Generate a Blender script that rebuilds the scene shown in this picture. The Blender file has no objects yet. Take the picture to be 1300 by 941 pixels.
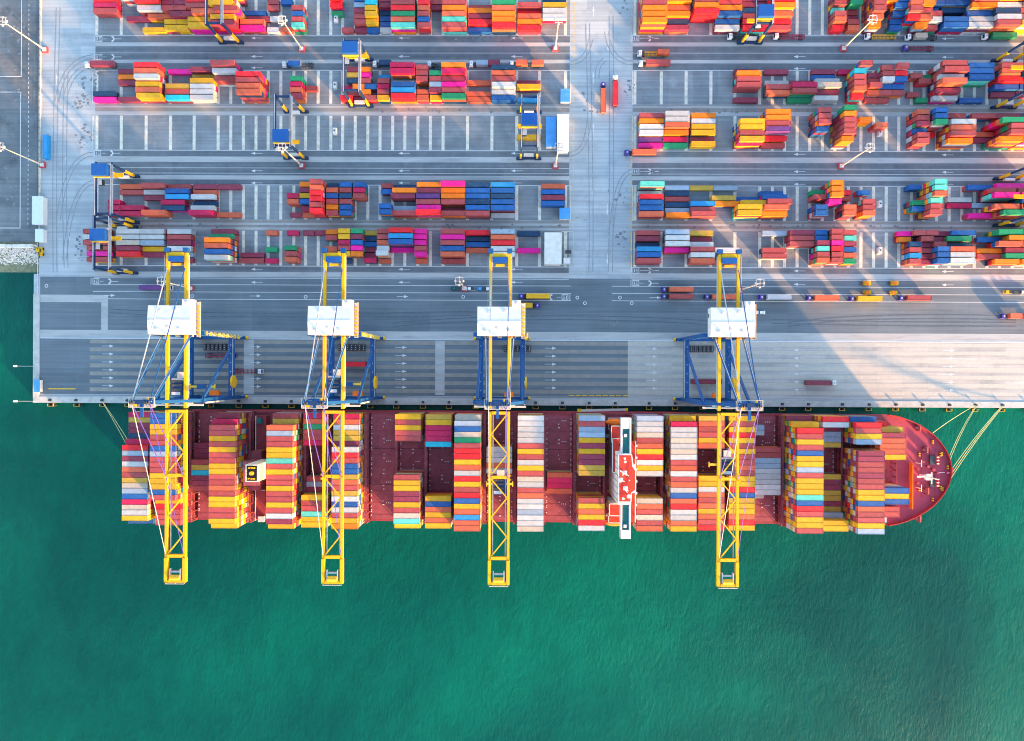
import bpy, math, random
from mathutils import Vector, Matrix
random.seed(7)
R = math.radians
S = bpy.context.scene
COL = S.collection
# ------------------------------------------------------------------ camera, world, sun, exposure
CAM_H, F, CU, CV = 352.0, 867.0, 650.0, 470.5
TILT, ROLL = 0.0100, 0.0050
_r = Vector((math.cos(TILT), 0, -math.sin(TILT))); _u = Vector((0, 1, 0)); _f = Vector((-math.sin(TILT), 0, -math.cos(TILT)))
RT = _r*math.cos(ROLL) + _u*math.sin(ROLL); UP = _u*math.cos(ROLL) - _r*math.sin(ROLL)
cam = bpy.data.cameras.new('camera'); camo = bpy.data.objects.new('camera', cam); COL.objects.link(camo)
M3 = Matrix((RT, UP, -_f)).transposed(); M4 = M3.to_4x4(); M4.translation = Vector((0, 0, CAM_H)); camo.matrix_world = M4
cam.sensor_width = 36; cam.lens = F*36/1300; cam.clip_end = 20000; cam.clip_start = 1
S.camera = camo
SUN_EL, SUN_AZ = 8.6, math.atan2(0.68, -0.73)          # azimuth from +Y towards +X
w = bpy.data.worlds.new('World'); S.world = w; w.use_nodes = True
nt = w.node_tree; bg = nt.nodes['Background']; sky = nt.nodes.new('ShaderNodeTexSky')
sky.sky_type = 'NISHITA'; sky.sun_disc = False; sky.sun_elevation = R(SUN_EL); sky.sun_rotation = SUN_AZ
nt.links.new(sky.outputs[0], bg.inputs[0]); bg.inputs[1].default_value = 0.15
sun = bpy.data.lights.new('sun', 'SUN'); sun.energy = 3.8; sun.angle = R(1.8); sun.color = (1, .47, .15)
so = bpy.data.objects.new('sun', sun); COL.objects.link(so)
sd = Vector((math.sin(SUN_AZ)*math.cos(R(SUN_EL)), math.cos(SUN_AZ)*math.cos(R(SUN_EL)), math.sin(R(SUN_EL))))
so.rotation_euler = sd.to_track_quat('Z', 'Y').to_euler()
S.view_settings.view_transform = 'Standard'; S.view_settings.look = 'None'
S.view_settings.exposure = 2.62; S.view_settings.gamma = 1
S.cycles.max_bounces = 6; S.cycles.pixel_filter_type = 'BLACKMAN_HARRIS'; S.cycles.filter_width = 1.05

def P(u, v, z=0.0):
    """world point at height z seen at pixel (u,v) of the 1300x941 photograph"""
    d = RT*((u-CU)/F) + UP*((CV-v)/F) + _f
    t = (z-CAM_H)/d.z
    p = Vector((0, 0, CAM_H)) + d*t
    return p
def YV(v, z=0.0): return P(650, v, z).y
def XU(u, v=470, z=0.0): return P(u, v, z).x

# ------------------------------------------------------------------ materials
MATS = {}
def lin(c): return tuple(((x/255)/12.92 if x/255 <= .04045 else ((x/255+.055)/1.055)**2.4) for x in c)
def mat(name, col, rough=.7, var=.12, nscale=.6, metal=0, bump=None, rnd=0, dirt=None, spec=.3, stretch=None):
    if name in MATS: return MATS[name]
    m = bpy.data.materials.new(name); m.use_nodes = True; t = m.node_tree; N = t.nodes; L = t.links
    b = N['Principled BSDF']; b.inputs['Roughness'].default_value = rough; b.inputs['Metallic'].default_value = metal
    b.inputs['Specular IOR Level'].default_value = spec
    tc = N.new('ShaderNodeTexCoord'); geo = N.new('ShaderNodeNewGeometry')
    vec = geo.outputs['Position']
    mp = N.new('ShaderNodeMapping'); L.new(vec, mp.inputs[0]); mp.inputs['Scale'].default_value = stretch or (1, 1, 1)
    no = N.new('ShaderNodeTexNoise'); no.inputs['Scale'].default_value = nscale; no.inputs['Detail'].default_value = 5
    L.new(mp.outputs[0], no.inputs['Vector'])
    mr = N.new('ShaderNodeMapRange'); mr.inputs[1].default_value = .3; mr.inputs[2].default_value = .7
    mr.inputs[3].default_value = 1-var; mr.inputs[4].default_value = 1+var; L.new(no.outputs[0], mr.inputs[0])
    fac = mr.outputs[0]
    if rnd:
        oi = N.new('ShaderNodeObjectInfo'); at = N.new('ShaderNodeAttribute'); at.attribute_name = 'tint'
        ad = N.new('ShaderNodeMath'); ad.operation = 'ADD'; L.new(oi.outputs['Random'], ad.inputs[0]); L.new(at.outputs['Fac'], ad.inputs[1])
        fr = N.new('ShaderNodeMath'); fr.operation = 'FRACT'; L.new(ad.outputs[0], fr.inputs[0])
        m2 = N.new('ShaderNodeMapRange'); m2.inputs[3].default_value = 1-rnd; m2.inputs[4].default_value = 1+rnd*.7; L.new(fr.outputs[0], m2.inputs[0])
        mu = N.new('ShaderNodeMath'); mu.operation = 'MULTIPLY'; L.new(fac, mu.inputs[0]); L.new(m2.outputs[0], mu.inputs[1]); fac = mu.outputs[0]
    sc = N.new('ShaderNodeVectorMath'); sc.operation = 'SCALE'; sc.inputs[0].default_value = col[:3]; L.new(fac, sc.inputs['Scale'])
    out = sc.outputs[0]
    if dirt:
        n2 = N.new('ShaderNodeTexNoise'); n2.inputs['Scale'].default_value = dirt[2]; n2.inputs['Detail'].default_value = 6; n2.inputs['Roughness'].default_value = .65
        L.new(mp.outputs[0], n2.inputs['Vector'])
        r2 = N.new('ShaderNodeMapRange'); r2.inputs[1].default_value = .5; r2.inputs[2].default_value = .72; r2.inputs[4].default_value = dirt[1]; L.new(n2.outputs[0], r2.inputs[0])
        mx = N.new('ShaderNodeMixRGB'); mx.inputs[2].default_value = (*dirt[0], 1); L.new(r2.outputs[0], mx.inputs[0]); L.new(out, mx.inputs[1]); out = mx.outputs[0]
    L.new(out, b.inputs['Base Color'])
    if bump:
        wv = N.new('ShaderNodeTexWave'); wv.bands_direction = 'X'; wv.inputs['Scale'].default_value = bump; L.new(vec, wv.inputs['Vector'])
        bp = N.new('ShaderNodeBump'); bp.inputs['Strength'].default_value = .35; bp.inputs['Distance'].default_value = .05
        L.new(wv.outputs[0], bp.inputs['Height']); L.new(bp.outputs[0], b.inputs['Normal'])
    MATS[name] = m; return m

def slab_mat(name, col, var, joint, sx, sy, nscale, patches):
    """concrete / asphalt cast in slabs: joints, per-slab tone, stains"""
    m = mat(name, col, rough=.85, var=var, nscale=nscale, dirt=patches)
    t = m.node_tree; N = t.nodes; L = t.links; b = N['Principled BSDF']
    src = b.inputs['Base Color'].links[0].from_socket
    geo = N.new('ShaderNodeNewGeometry'); br = N.new('ShaderNodeTexBrick'); br.offset = 0; br.inputs['Scale'].default_value = 1
    br.inputs['Brick Width'].default_value = sx; br.inputs['Row Height'].default_value = sy; br.inputs['Mortar Size'].default_value = .07
    br.inputs['Color1'].default_value = (1, 1, 1, 1); br.inputs['Color2'].default_value = (.80, .84, .88, 1); br.inputs['Mortar'].default_value = (joint, joint, joint, 1)
    L.new(geo.outputs['Position'], br.inputs['Vector'])
    n3 = N.new('ShaderNodeTexNoise'); n3.inputs['Scale'].default_value = .5; n3.inputs['Detail'].default_value = 4
    mp = N.new('ShaderNodeMapping'); mp.inputs['Scale'].default_value = (.04, 1.6, 1); L.new(geo.outputs['Position'], mp.inputs[0]); L.new(mp.outputs[0], n3.inputs['Vector'])
    r = N.new('ShaderNodeMapRange'); r.inputs[1].default_value = .35; r.inputs[2].default_value = .7; r.inputs[3].default_value = .83; r.inputs[4].default_value = 1.10; L.new(n3.outputs[0], r.inputs[0])
    m1 = N.new('ShaderNodeMixRGB'); m1.blend_type = 'MULTIPLY'; m1.inputs[0].default_value = 1; L.new(src, m1.inputs[1]); L.new(br.outputs[0], m1.inputs[2])
    s2 = N.new('ShaderNodeVectorMath'); s2.operation = 'SCALE'; L.new(m1.outputs[0], s2.inputs[0]); L.new(r.outputs[0], s2.inputs['Scale'])
    L.new(s2.outputs[0], b.inputs['Base Color']); return m

CONC = slab_mat('yard_concrete', (.41, .46, .50), .07, .84, 11.4, 6.2, .05, ((.27, .30, .33), .45, .16))
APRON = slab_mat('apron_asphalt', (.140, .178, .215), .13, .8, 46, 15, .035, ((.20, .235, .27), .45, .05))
ROAD = slab_mat('road_asphalt', (.155, .182, .212), .10, .85, 60, 60, .3, ((.095, .11, .14), .5, .12))
PAD = slab_mat('pad_asphalt', (.215, .245, .275), .16, .85, 12.7, 60, .09, ((.32, .37, .42), .6, .13))
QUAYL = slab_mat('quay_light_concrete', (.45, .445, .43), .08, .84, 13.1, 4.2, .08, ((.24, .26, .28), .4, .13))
DARKA = slab_mat('old_asphalt', (.155, .18, .205), .22, .8, 9, 80, .06, ((.045, .06, .08), .7, .09))
STRIP = mat('strip_concrete', (.62, .60, .53), .85, .16, .5, dirt=((.34, .34, .31), .75, .3))
BEIGE = mat('lane_divider_paving', (.25, .245, .235), .85, .10, .3)
RUNW = mat('runway_concrete', (.38, .40, .42), .85, .14, .2, dirt=((.22, .23, .25), .6, .5), stretch=(.15, 1, 1))
WPAINT = mat('white_paint', (.56, .59, .62), .6, .12, 1.2)
YPAINT = mat('yellow_paint', (.72, .48, .05), .6, .15, 1.2)
RAILM = mat('rail_steel', (.06, .07, .085), .5, .1)
COPE = mat('quay_coping', (.42, .44, .44), .8, .12, .3, dirt=((.25, .25, .25), .5, .4))
WHITE = mat('white_steel', (.62, .635, .65), .5, .06, .5, dirt=((.5, .49, .46), .25, .6))
CREAM = mat('cream_steel', (.62, .56, .44), .5, .06)
CRY = mat('crane_yellow', (.68, .385, .008), .45, .08, .8, dirt=((.55, .33, .02), .4, 1.5))
CRB = mat('crane_blue', (.008, .075, .25), .45, .10, .8)
RTB = mat('yard_crane_navy', (.010, .035, .11), .5, .12)
RTT = mat('trolley_blue', (.006, .075, .30), .5, .08)
GREYS = mat('galvanised_steel', (.42, .44, .47), .5, .1)
PALER = mat('walkway_plate', (.50, .50, .49), .6, .12, 1.5)
BLACK = mat('black_rubber', (.02, .02, .022), .8, .1)
GLASS = mat('dark_glass', (.02, .03, .04), .12, 0, spec=.6)
DARKM = mat('dark_machinery', (.05, .06, .07), .5, .2, 2)
HULL = mat('hull_red', (.30, .022, .035), .6, .12, .15, dirt=((.16, .03, .03), .5, .3))
DECK = mat('deck_maroon', (.27, .055, .075), .75, .15, .3, dirt=((.13, .03, .045), .6, .5))
FDECK = mat('foredeck_red', (.33, .048, .085), .75, .12, .25, dirt=((.34, .05, .07), .5, .6))
HATCH = mat('hatch_maroon', (.26, .062, .085), .7, .12, .3, dirt=((.11, .022, .04), .6, .4))
LASH = mat('lashing_bridge_red', (.24, .035, .05), .7, .15, .8)
RROOF = mat('house_top_red', (.62, .045, .03), .7, .12, .5)
WGREEN = mat('wing_deck_green', (.01, .115, .12), .6, .1, .5)
ORG = mat('safety_orange', (.80, .16, .01), .55, .08)
BROOF = mat('blue_roof', (.07, .30, .68), .55, .10, .3)
WROOF = mat('white_roof', (.62, .63, .62), .7, .08, .4, dirt=((.48, .43, .36), .5, .5))
PURP = mat('cab_indigo', (.07, .05, .33), .4, .08)
CABW = mat('cab_white', (.72, .75, .82), .4, .06)
CHR = mat('chassis_crimson', (.24, .025, .06), .6, .12)
CHY = mat('chassis_ochre', (.60, .34, .02), .6, .12)
ROPE = mat('mooring_rope', (.62, .58, .25), .8, .1)
ROCK = mat('riprap_rock', (.66, .62, .58), .9, .25, .8)
ROCKD = mat('wet_rock', (.19, .20, .13), .8, .3, .6)
LEAF = mat('leaf_green', (.07, .11, .03), .8, .3)

def water_mat():
    m = bpy.data.materials.new('sea_water'); m.use_nodes = True; t = m.node_tree; N = t.nodes; L = t.links
    b = N['Principled BSDF']; b.inputs['Specular IOR Level'].default_value = .28; b.inputs['Roughness'].default_value = .25; b.inputs['IOR'].default_value = 1.333
    geo = N.new('ShaderNodeNewGeometry')
    n = N.new('ShaderNodeTexNoise'); n.inputs['Scale'].default_value = .006; n.inputs['Detail'].default_value = 6; n.inputs['Distortion'].default_value = 1.0
    L.new(geo.outputs['Position'], n.inputs['Vector'])
    cr = N.new('ShaderNodeValToRGB'); cr.color_ramp.elements[0].position = .36; cr.color_ramp.elements[0].color = (.0001, .056, .050, 1)
    cr.color_ramp.elements[1].position = .68; cr.color_ramp.elements[1].color = (.0004, .118, .080, 1); L.new(n.outputs[0], cr.inputs[0])
    n2 = N.new('ShaderNodeTexNoise'); n2.inputs['Scale'].default_value = .12; n2.inputs['Detail'].default_value = 8; n2.inputs['Roughness'].default_value = .7
    mp = N.new('ShaderNodeMapping'); mp.inputs['Rotation'].default_value = (0, 0, R(-35)); mp.inputs['Scale'].default_value = (1, .45, 1)
    L.new(geo.outputs['Position'], mp.inputs[0]); L.new(mp.outputs[0], n2.inputs['Vector'])
    r = N.new('ShaderNodeMapRange'); r.inputs[1].default_value = .3; r.inputs[2].default_value = .7; r.inputs[3].default_value = .86; r.inputs[4].default_value = 1.16; L.new(n2.outputs[0], r.inputs[0])
    sc = N.new('ShaderNodeVectorMath'); sc.operation = 'SCALE'; L.new(cr.outputs[0], sc.inputs[0]); L.new(r.outputs[0], sc.inputs['Scale'])
    L.new(sc.outputs[0], b.inputs['Base Color'])
    n3 = N.new('ShaderNodeTexNoise'); n3.inputs['Scale'].default_value = .55; n3.inputs['Detail'].default_value = 7; n3.inputs['Roughness'].default_value = .62
    mp3 = N.new('ShaderNodeMapping'); mp3.inputs['Rotation'].default_value = (0, 0, R(-28)); mp3.inputs['Scale'].default_value = (1.3, .5, 1)
    L.new(geo.outputs['Position'], mp3.inputs[0]); L.new(mp3.outputs[0], n3.inputs['Vector'])
    bp = N.new('ShaderNodeBump'); bp.inputs['Strength'].default_value = .8; bp.inputs['Distance'].default_value = .42
    n4 = N.new('ShaderNodeTexNoise'); n4.inputs['Scale'].default_value = .16; n4.inputs['Detail'].default_value = 3; n4.inputs['Distortion'].default_value = 1.2
    mp4 = N.new('ShaderNodeMapping'); mp4.inputs['Rotation'].default_value = (0, 0, R(25)); mp4.inputs['Scale'].default_value = (1, .6, 1); L.new(geo.outputs['Position'], mp4.inputs[0]); L.new(mp4.outputs[0], n4.inputs['Vector'])
    n5 = N.new('ShaderNodeTexNoise'); n5.inputs['Scale'].default_value = .018; n5.inputs['Detail'].default_value = 3; L.new(geo.outputs['Position'], n5.inputs['Vector'])
    r5 = N.new('ShaderNodeMapRange'); r5.inputs[1].default_value = .35; r5.inputs[2].default_value = .65; r5.inputs[3].default_value = .4; r5.inputs[4].default_value = 1.0; L.new(n5.outputs[0], r5.inputs[0])
    a1 = N.new('ShaderNodeMath'); a1.operation = 'MULTIPLY'; L.new(n3.outputs[0], a1.inputs[0]); L.new(r5.outputs[0], a1.inputs[1])
    a2 = N.new('ShaderNodeMath'); a2.operation = 'MULTIPLY_ADD'; L.new(n4.outputs[0], a2.inputs[0]); a2.inputs[1].default_value = .7; L.new(a1.outputs[0], a2.inputs[2])
    L.new(a2.outputs[0], bp.inputs['Height']); L.new(bp.outputs[0], b.inputs['Normal'])
    return m

# ------------------------------------------------------------------ mesh builder
class MB:
    def __init__(s): s.v = []; s.f = []; s.mi = []; s.ms = []; s.tint = []
    def m(s, mt):
        if mt not in s.ms: s.ms.append(mt)
        return s.ms.index(mt)
    def hexa(s, pts, mt, tint=0, skip=()):
        i = len(s.v); s.v += [tuple(p) for p in pts]; k = s.m(mt)
        for n, f in enumerate(((0, 3, 2, 1), (4, 5, 6, 7), (0, 1, 5, 4), (1, 2, 6, 5), (2, 3, 7, 6), (3, 0, 4, 7))):
            if n in skip: continue
            s.f.append(tuple(i+a for a in f)); s.mi.append(k); s.tint.append(tint)
        return s
    def box(s, x0, x1, y0, y1, z0, z1, mt, tint=0, skip=()):
        if x0 > x1: x0, x1 = x1, x0
        if y0 > y1: y0, y1 = y1, y0
        return s.hexa([(x0, y0, z0), (x1, y0, z0), (x1, y1, z0), (x0, y1, z0), (x0, y0, z1), (x1, y0, z1), (x1, y1, z1), (x0, y1, z1)], mt, tint, skip)
    def frus(s, cx, cy, z0, z1, a0, b0, a1, b1, mt):
        return s.hexa([(cx-a0, cy-b0, z0), (cx+a0, cy-b0, z0), (cx+a0, cy+b0, z0), (cx-a0, cy+b0, z0), (cx-a1, cy-b1, z1), (cx+a1, cy-b1, z1), (cx+a1, cy+b1, z1), (cx-a1, cy+b1, z1)], mt)
    def beam(s, a, b, w_, h, mt):
        a = Vector(a); b = Vector(b); d = (b-a).normalized(); u = Vector((0, 0, 1)) if abs(d.z) < .95 else Vector((0, 1, 0))
        x = d.cross(u).normalized()*w_/2; y = x.cross(d).normalized()*h/2
        return s.hexa([a-x-y, a+x-y, a+x+y, a-x+y, b-x-y, b+x-y, b+x+y, b-x+y], mt)
    def cyl(s, a, b, r0, r1, mt, n=12):
        a = Vector(a); b = Vector(b); d = (b-a).normalized(); u = Vector((0, 0, 1)) if abs(d.z) < .95 else Vector((1, 0, 0))
        x = d.cross(u).normalized(); y = x.cross(d).normalized(); i = len(s.v); k = s.m(mt)
        for c, r in ((a, r0), (b, r1)):
            for j in range(n):
                t = 2*math.pi*j/n; s.v.append(tuple(c+x*math.cos(t)*r+y*math.sin(t)*r))
        for j in range(n):
            j2 = (j+1) % n; s.f.append((i+j, i+n+j, i+n+j2, i+j2)); s.mi.append(k); s.tint.append(0)
        s.f.append(tuple(i+j for j in range(n))); s.mi.append(k); s.tint.append(0)
        s.f.append(tuple(i+n+j for j in reversed(range(n)))); s.mi.append(k); s.tint.append(0)
        return s
    def poly(s, pts, mt):
        i = len(s.v); s.v += [tuple(p) for p in pts]; s.f.append(tuple(range(i, i+len(pts)))); s.mi.append(s.m(mt)); s.tint.append(0); return s
    def rail(s, pts, z0, mt, h=1.1, th=.12):
        for a, b in zip(pts, pts[1:]):
            a = Vector((*a, z0)); b = Vector((*b, z0)); n = max(1, int((b-a).length/4))
            for zz in (h, h*.55): s.beam(a+Vector((0, 0, zz)), b+Vector((0, 0, zz)), th, th, mt)
            for j in range(n+1):
                q = a.lerp(b, j/n); s.beam(q, q+Vector((0, 0, h)), th, th, mt)
        return s
    def mesh(s, name, tint=False):
        me = bpy.data.meshes.new(name); me.from_pydata(s.v, [], s.f)
        for mt in s.ms: me.materials.append(mt)
        me.polygons.foreach_set('material_index', s.mi)
        if tint:
            a = me.attributes.new('tint', 'FLOAT', 'FACE'); a.data.foreach_set('value', s.tint)
        me.update(); return me
    def build(s, name, parent=None, loc=None, tint=False):
        o = bpy.data.objects.new(name, s.mesh(name, tint)); COL.objects.link(o)
        if parent: o.parent = parent
        if loc: o.location = loc
        return o
def tag(o, label=None, cat=None, group=None, kind=None):
    for k, v in (('label', label), ('category', cat), ('group', group), ('kind', kind)):
        if v: o[k] = v
    return o
def empty(name, loc, rz=0):
    o = bpy.data.objects.new(name, None); COL.objects.link(o); o.location = loc; o.rotation_euler = (0, 0, rz); o.empty_display_size = .5; return o
def copy_tree(o, parent=None):
    c = o.copy(); COL.objects.link(c); c.parent = parent
    for ch in KIDS(o): copy_tree(ch, c)
    return c
def KIDS(o): return [x for x in COL.objects if x.parent == o]
def struct(mb, name): return tag(mb.build(name), kind='structure')

# ------------------------------------------------------------------ the setting
XW, XE, YN = XU(50, 430), 2500, 2500                       # terminal platform: west face, far east, far north
YQ = YV(514.6)                                             # quay face
XWL = XU(42.5, 440)
g = MB(); g.box(XU(50, 200), XE, YV(350), YN, -9, 0, CONC); g.box(XWL, XE, YQ, YV(350), -9, 0, CONC)
struct(g, 'terminal_ground')
g = MB(); g.box(-2500, XU(50, 200)-.02, YV(309), YN, -9, -.02, DARKA)
struct(g, 'west_yard_ground')
wm = water_mat(); g = MB(); g.poly([(-9000, -9000, -4), (9000, -9000, -4), (9000, 9000, -4), (-9000, 9000, -4)], wm)
struct(g, 'sea')
g = MB(); g.poly([(-9000, -9000, -16), (9000, -9000, -16), (9000, 9000, -16), (-9000, 9000, -16)], DARKA); struct(g, 'seabed')

Z1, Z2, Z3, Z4 = .008, .016, .024, .032
def sheet(mb, x0, x1, v0, v1, z, mt): mb.poly([(x0, YV(v1), z), (x1, YV(v1), z), (x1, YV(v0), z), (x0, YV(v0), z)], mt)
BL = [(XU(121, 100), XU(723, 150)), (XU(803, 150), 1500)]
roads = MB(); pads = MB(); strips = MB(); runs = MB(); marks = MB()
for (x0, x1) in BL:
    for v0, v1 in ((46, 54), (59, 76), (80.5, 89), (192, 199.5), (206.5, 223.5), (228.8, 235), (339.5, 346.5)): sheet(roads, x0, x1, v0, v1, Z1, ROAD)
    for v0, v1 in ((-60, -12), (-4, 45), (90, 133), (147, 191), (236, 280), (294, 338.5)): sheet(pads, x0, x1, v0, v1, Z1, PAD)
    for v0, v1 in ((54.2, 58.8), (76.3, 80), (134.8, 137.2), (142.2, 145.6), (200.6, 205.6), (224, 228.4), (283.8, 286.6), (289.8, 292.6), (347.4, 351.8)): sheet(runs, x0, x1, v0, v1, Z2, RUNW)
    for v0, v1 in ((133.4, 142), (280.4, 294)): sheet(pads, x0, x1, v0, v1, Z1, BEIGE)
    for v in (45.7, 67.5, 89.6, 191.7, 214, 220.7, 235.6, 338.9, 354.6): marks.box(x0, x1, YV(v)-.11, YV(v)+.11, Z2, Z2+.01, WPAINT)
# cross strips of the stacking pads, one every 20-foot slot (where the photo shows them)
def cross(us, v0, v1, wd=3.8):
    for u in us:
        x = XU(u, (v0+v1)/2); ww = wd/2.463/2
        strips.poly([(x-ww, YV(v1), Z2), (x+ww, YV(v1), Z2), (x+ww, YV(v0), Z2), (x-ww, YV(v0), Z2)], STRIP)
LF = [123, 154, 185.5, 216.5, 246.5, 277, 293, 309, 325, 340.5, 356.5, 373, 388, 404, 420, 435, 451, 467, 482.5, 498.5, 514, 530.5, 546.5, 562.5, 593.5, 624.5, 656, 685, 718]
RF = [806, 839.5, 871, 902.5, 933, 964.5, 980.5, 996, 1012, 1028, 1044, 1060, 1077, 1093, 1109, 1125, 1141, 1157, 1173, 1189, 1205, 1221, 1237, 1253, 1269, 1285, 1301, 1333, 1365]
for v0, v1 in ((0, 44.6), (90.4, 132.4), (147.4, 191), (236.3, 279.6), (294, 338.3)):
    cross(LF, v0, v1); cross(RF, v0, v1)
# quay-side road and apron
x0 = XU(51, 370)
sheet(roads, x0, 1500, 353.4, 381.4, Z1, APRON); sheet(roads, x0, 1500, 381.4, 421.4, Z1, APRON)
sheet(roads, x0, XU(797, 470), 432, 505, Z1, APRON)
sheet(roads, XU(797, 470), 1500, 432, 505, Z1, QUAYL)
sheet(runs, x0, 1500, 422, 429.6, Z1, RUNW)
for u0, u1, v0, v1 in ((51, 137, 376.5, 386), (128.5, 137, 386.1, 421.9)):
    runs.box(XU(u0, 400), XU(u1, 400), YV(v1), YV(v0), .005, Z2, RUNW)
for v in (363, 372.3, 381.5): marks.box(XU(118 if v < 380 else 137, v), XU(725, v), YV(v)-.13, YV(v)+.13, Z2, Z2+.01, WPAINT); marks.box(XU(777, v), 1500, YV(v)-.13, YV(v)+.13, Z2, Z2+.01, WPAINT)
for i in range(7):
    v = 436+i*10.2
    for a, b in ((114, 309.5), (322.5, 552.5), (564.5, 797)):
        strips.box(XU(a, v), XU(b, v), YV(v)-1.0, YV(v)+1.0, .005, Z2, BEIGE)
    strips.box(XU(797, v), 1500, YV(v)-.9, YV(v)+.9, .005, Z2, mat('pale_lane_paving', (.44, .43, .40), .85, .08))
for a, b in ((309.5, 322.5), (552.5, 564.5)): strips.box(XU(a), XU(b), YV(502), YV(433.2), .005, Z2, RUNW)
for v in (430.6, 505.2): 
    for d in (-.55, .55): marks.box(x0, 1500, YV(v)+d-.18, YV(v)+d+.18, Z1, .03, WPAINT if d < 0 and v < 500 else RUNW)
stn = MB(); STN = mat('oil_stain', (.17, .195, .22), .6, .3, .8); TYD = mat('tyre_mark_dark', (.085, .115, .15), .8, .2, .5); TYR = mat('tyre_mark', (.24, .27, .30), .8, .2, .5)
for (u, v, a, b, n) in ((105.5, 108, 1.2, 7, 9), (106.5, 127, 4, 6, 12), (119, 112, 2, 6, 10), (120, 100, 1.4, 3, 4), (104, 170, 3, 5, 8), (111, 178, 3, 5, 8), (98, 132, 3, 3, 6), (789, 248, 5, 4, 8), (797, 115, 3, 9, 8), (790, 303, 4, 5, 8), (792, 8, 3, 6, 6), (101, 318, 3, 9, 9), (741, 118, 1, 1, 2), (745, 128, 1, 1, 2), (733, 276, 1, 1, 1), (741, 281, 1, 1, 1), (734, 300, 1, 1, 1), (734, 313, 1, 1, 1), (735, 181, 1, 1, 1), (742, 170, 1, 1, 1), (782, 409, 1.4, 1.4, 2), (560, 140, 30, 1.2, 12), (900, 142, 60, 1.2, 22), (300, 287, 60, 1, 16), (600, 288, 50, 1, 22), (1000, 288, 90, 1, 30), (620, 48, 14, .8, 14), (22, 55, 5, 18, 9), (18, 30, 6, 8, 6), (16, 250, 4, 16, 9), (20, 120, 5, 5, 6)):
    c0 = P(u, v)
    for i in range(int(n*1.7)):
        x, y = c0.x+random.gauss(0, a*.5), c0.y+random.gauss(0, b*.5); k_ = random.randint(6, 9); rr = random.uniform(.2, .9); an = random.random()
        stn.poly([(x+math.cos(2*math.pi*j/k_+an)*rr*random.uniform(.6, 1.4), y+math.sin(2*math.pi*j/k_+an)*rr*random.uniform(.5, 1.2), Z2+.002+len(stn.f)*.00003) for j in range(k_)], STN)
def tyre(p0, p1, p2, w_=.45, n=14):
    a, b, c_ = (P(*q) for q in (p0, p1, p2)); pr = None
    for off in (-1.0, 1.0):
        pr = None
        for j in range(n+1):
            t = j/n; q = a*(1-t)**2+b*2*t*(1-t)+c_*t*t; d = ((b-a)*(1-t)+(c_-b)*t).normalized(); nn = Vector((-d.y, d.x, 0)); e0 = q+nn*(off-w_/2); e1 = q+nn*(off+w_/2)
            zz = Z2+.006+len(stn.f)*.00003
            if pr: stn.poly([(pr[0].x, pr[0].y, zz), (e0.x, e0.y, zz), (e1.x, e1.y, zz), (pr[1].x, pr[1].y, zz)], TYR if p0[1] < 350 else TYD)
            pr = (e0, e1)
for q in (((758, 100), (757, 82), (768, 76)), ((722, 80), (745, 80), (750, 50)), ((803, 80), (775, 80), (770, 40)), ((722, 196), (745, 196), (748, 150)), ((803, 218), (780, 220), (776, 300)), ((118, 72), (80, 76), (72, 130)), ((118, 84), (92, 86), (84, 120)), ((118, 196), (84, 196), (74, 280)),
          ((118, 232), (90, 236), (82, 330)), ((750, 345), (752, 250), (746, 30)), ((775, 345), (777, 240), (776, 20)), ((70, 345), (68, 200), (74, 10)), ((84, 340), (80, 240), (84, 90)), ((140, 395), (300, 404), (600, 398)), ((500, 412), (700, 396), (900, 410)), ((1000, 412), (1100, 398), (1290, 404)), ((980, 408), (1090, 412), (1290, 412))): tyre(*q)
struct(stn, 'ground_stains')
struct(roads, 'asphalt_roads'); struct(pads, 'stacking_pads'); struct(strips, 'slot_strips'); struct(runs, 'crane_runways')
def arrow(u, v, d, s=1.0, yv=None):
    p = P(u, v); x = p.x; y = p.y if yv is None else YV(yv)
    marks.poly([(x+d*2.6*s, y, Z4), (x+d*.4*s, y+.75*s, Z4), (x+d*.4*s, y-.75*s, Z4)][::1 if d > 0 else -1], WPAINT)
    marks.box(x-3.4*s if d > 0 else x-.4*s, x+.4*s if d > 0 else x+3.4*s, y-.11, y+.11, Z3, Z4, WPAINT)
for u in (325, 512, 655):
    for v in (48.4, 71.8, 86.2, 194.8, 217, 232.4, 342, 358.5): arrow(u, v, -1)
for u in (1014, 1202):
    for v in (48.4, 72, 87.2, 196, 218, 234, 344, 361): arrow(u, v+(u-1000)*.004, -1)
for u in (325, 512, 140, 833): arrow(u, 375.8+(u-300)*.004, 1)
for u in (825,): 
    for v in (48.5, 218, 343.5): arrow(u, v, 1)
for u in (138, 325, 510, 700, 828):
    for i in range(6): arrow(u, 439.4+(u-138)*.005+i*10.1, 1)
for u in (1014, 1205):
    for i in range(6): arrow(u, 444.5+(u-1014)*.003+i*10.1, -1 if u < 1100 else 1)
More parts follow.
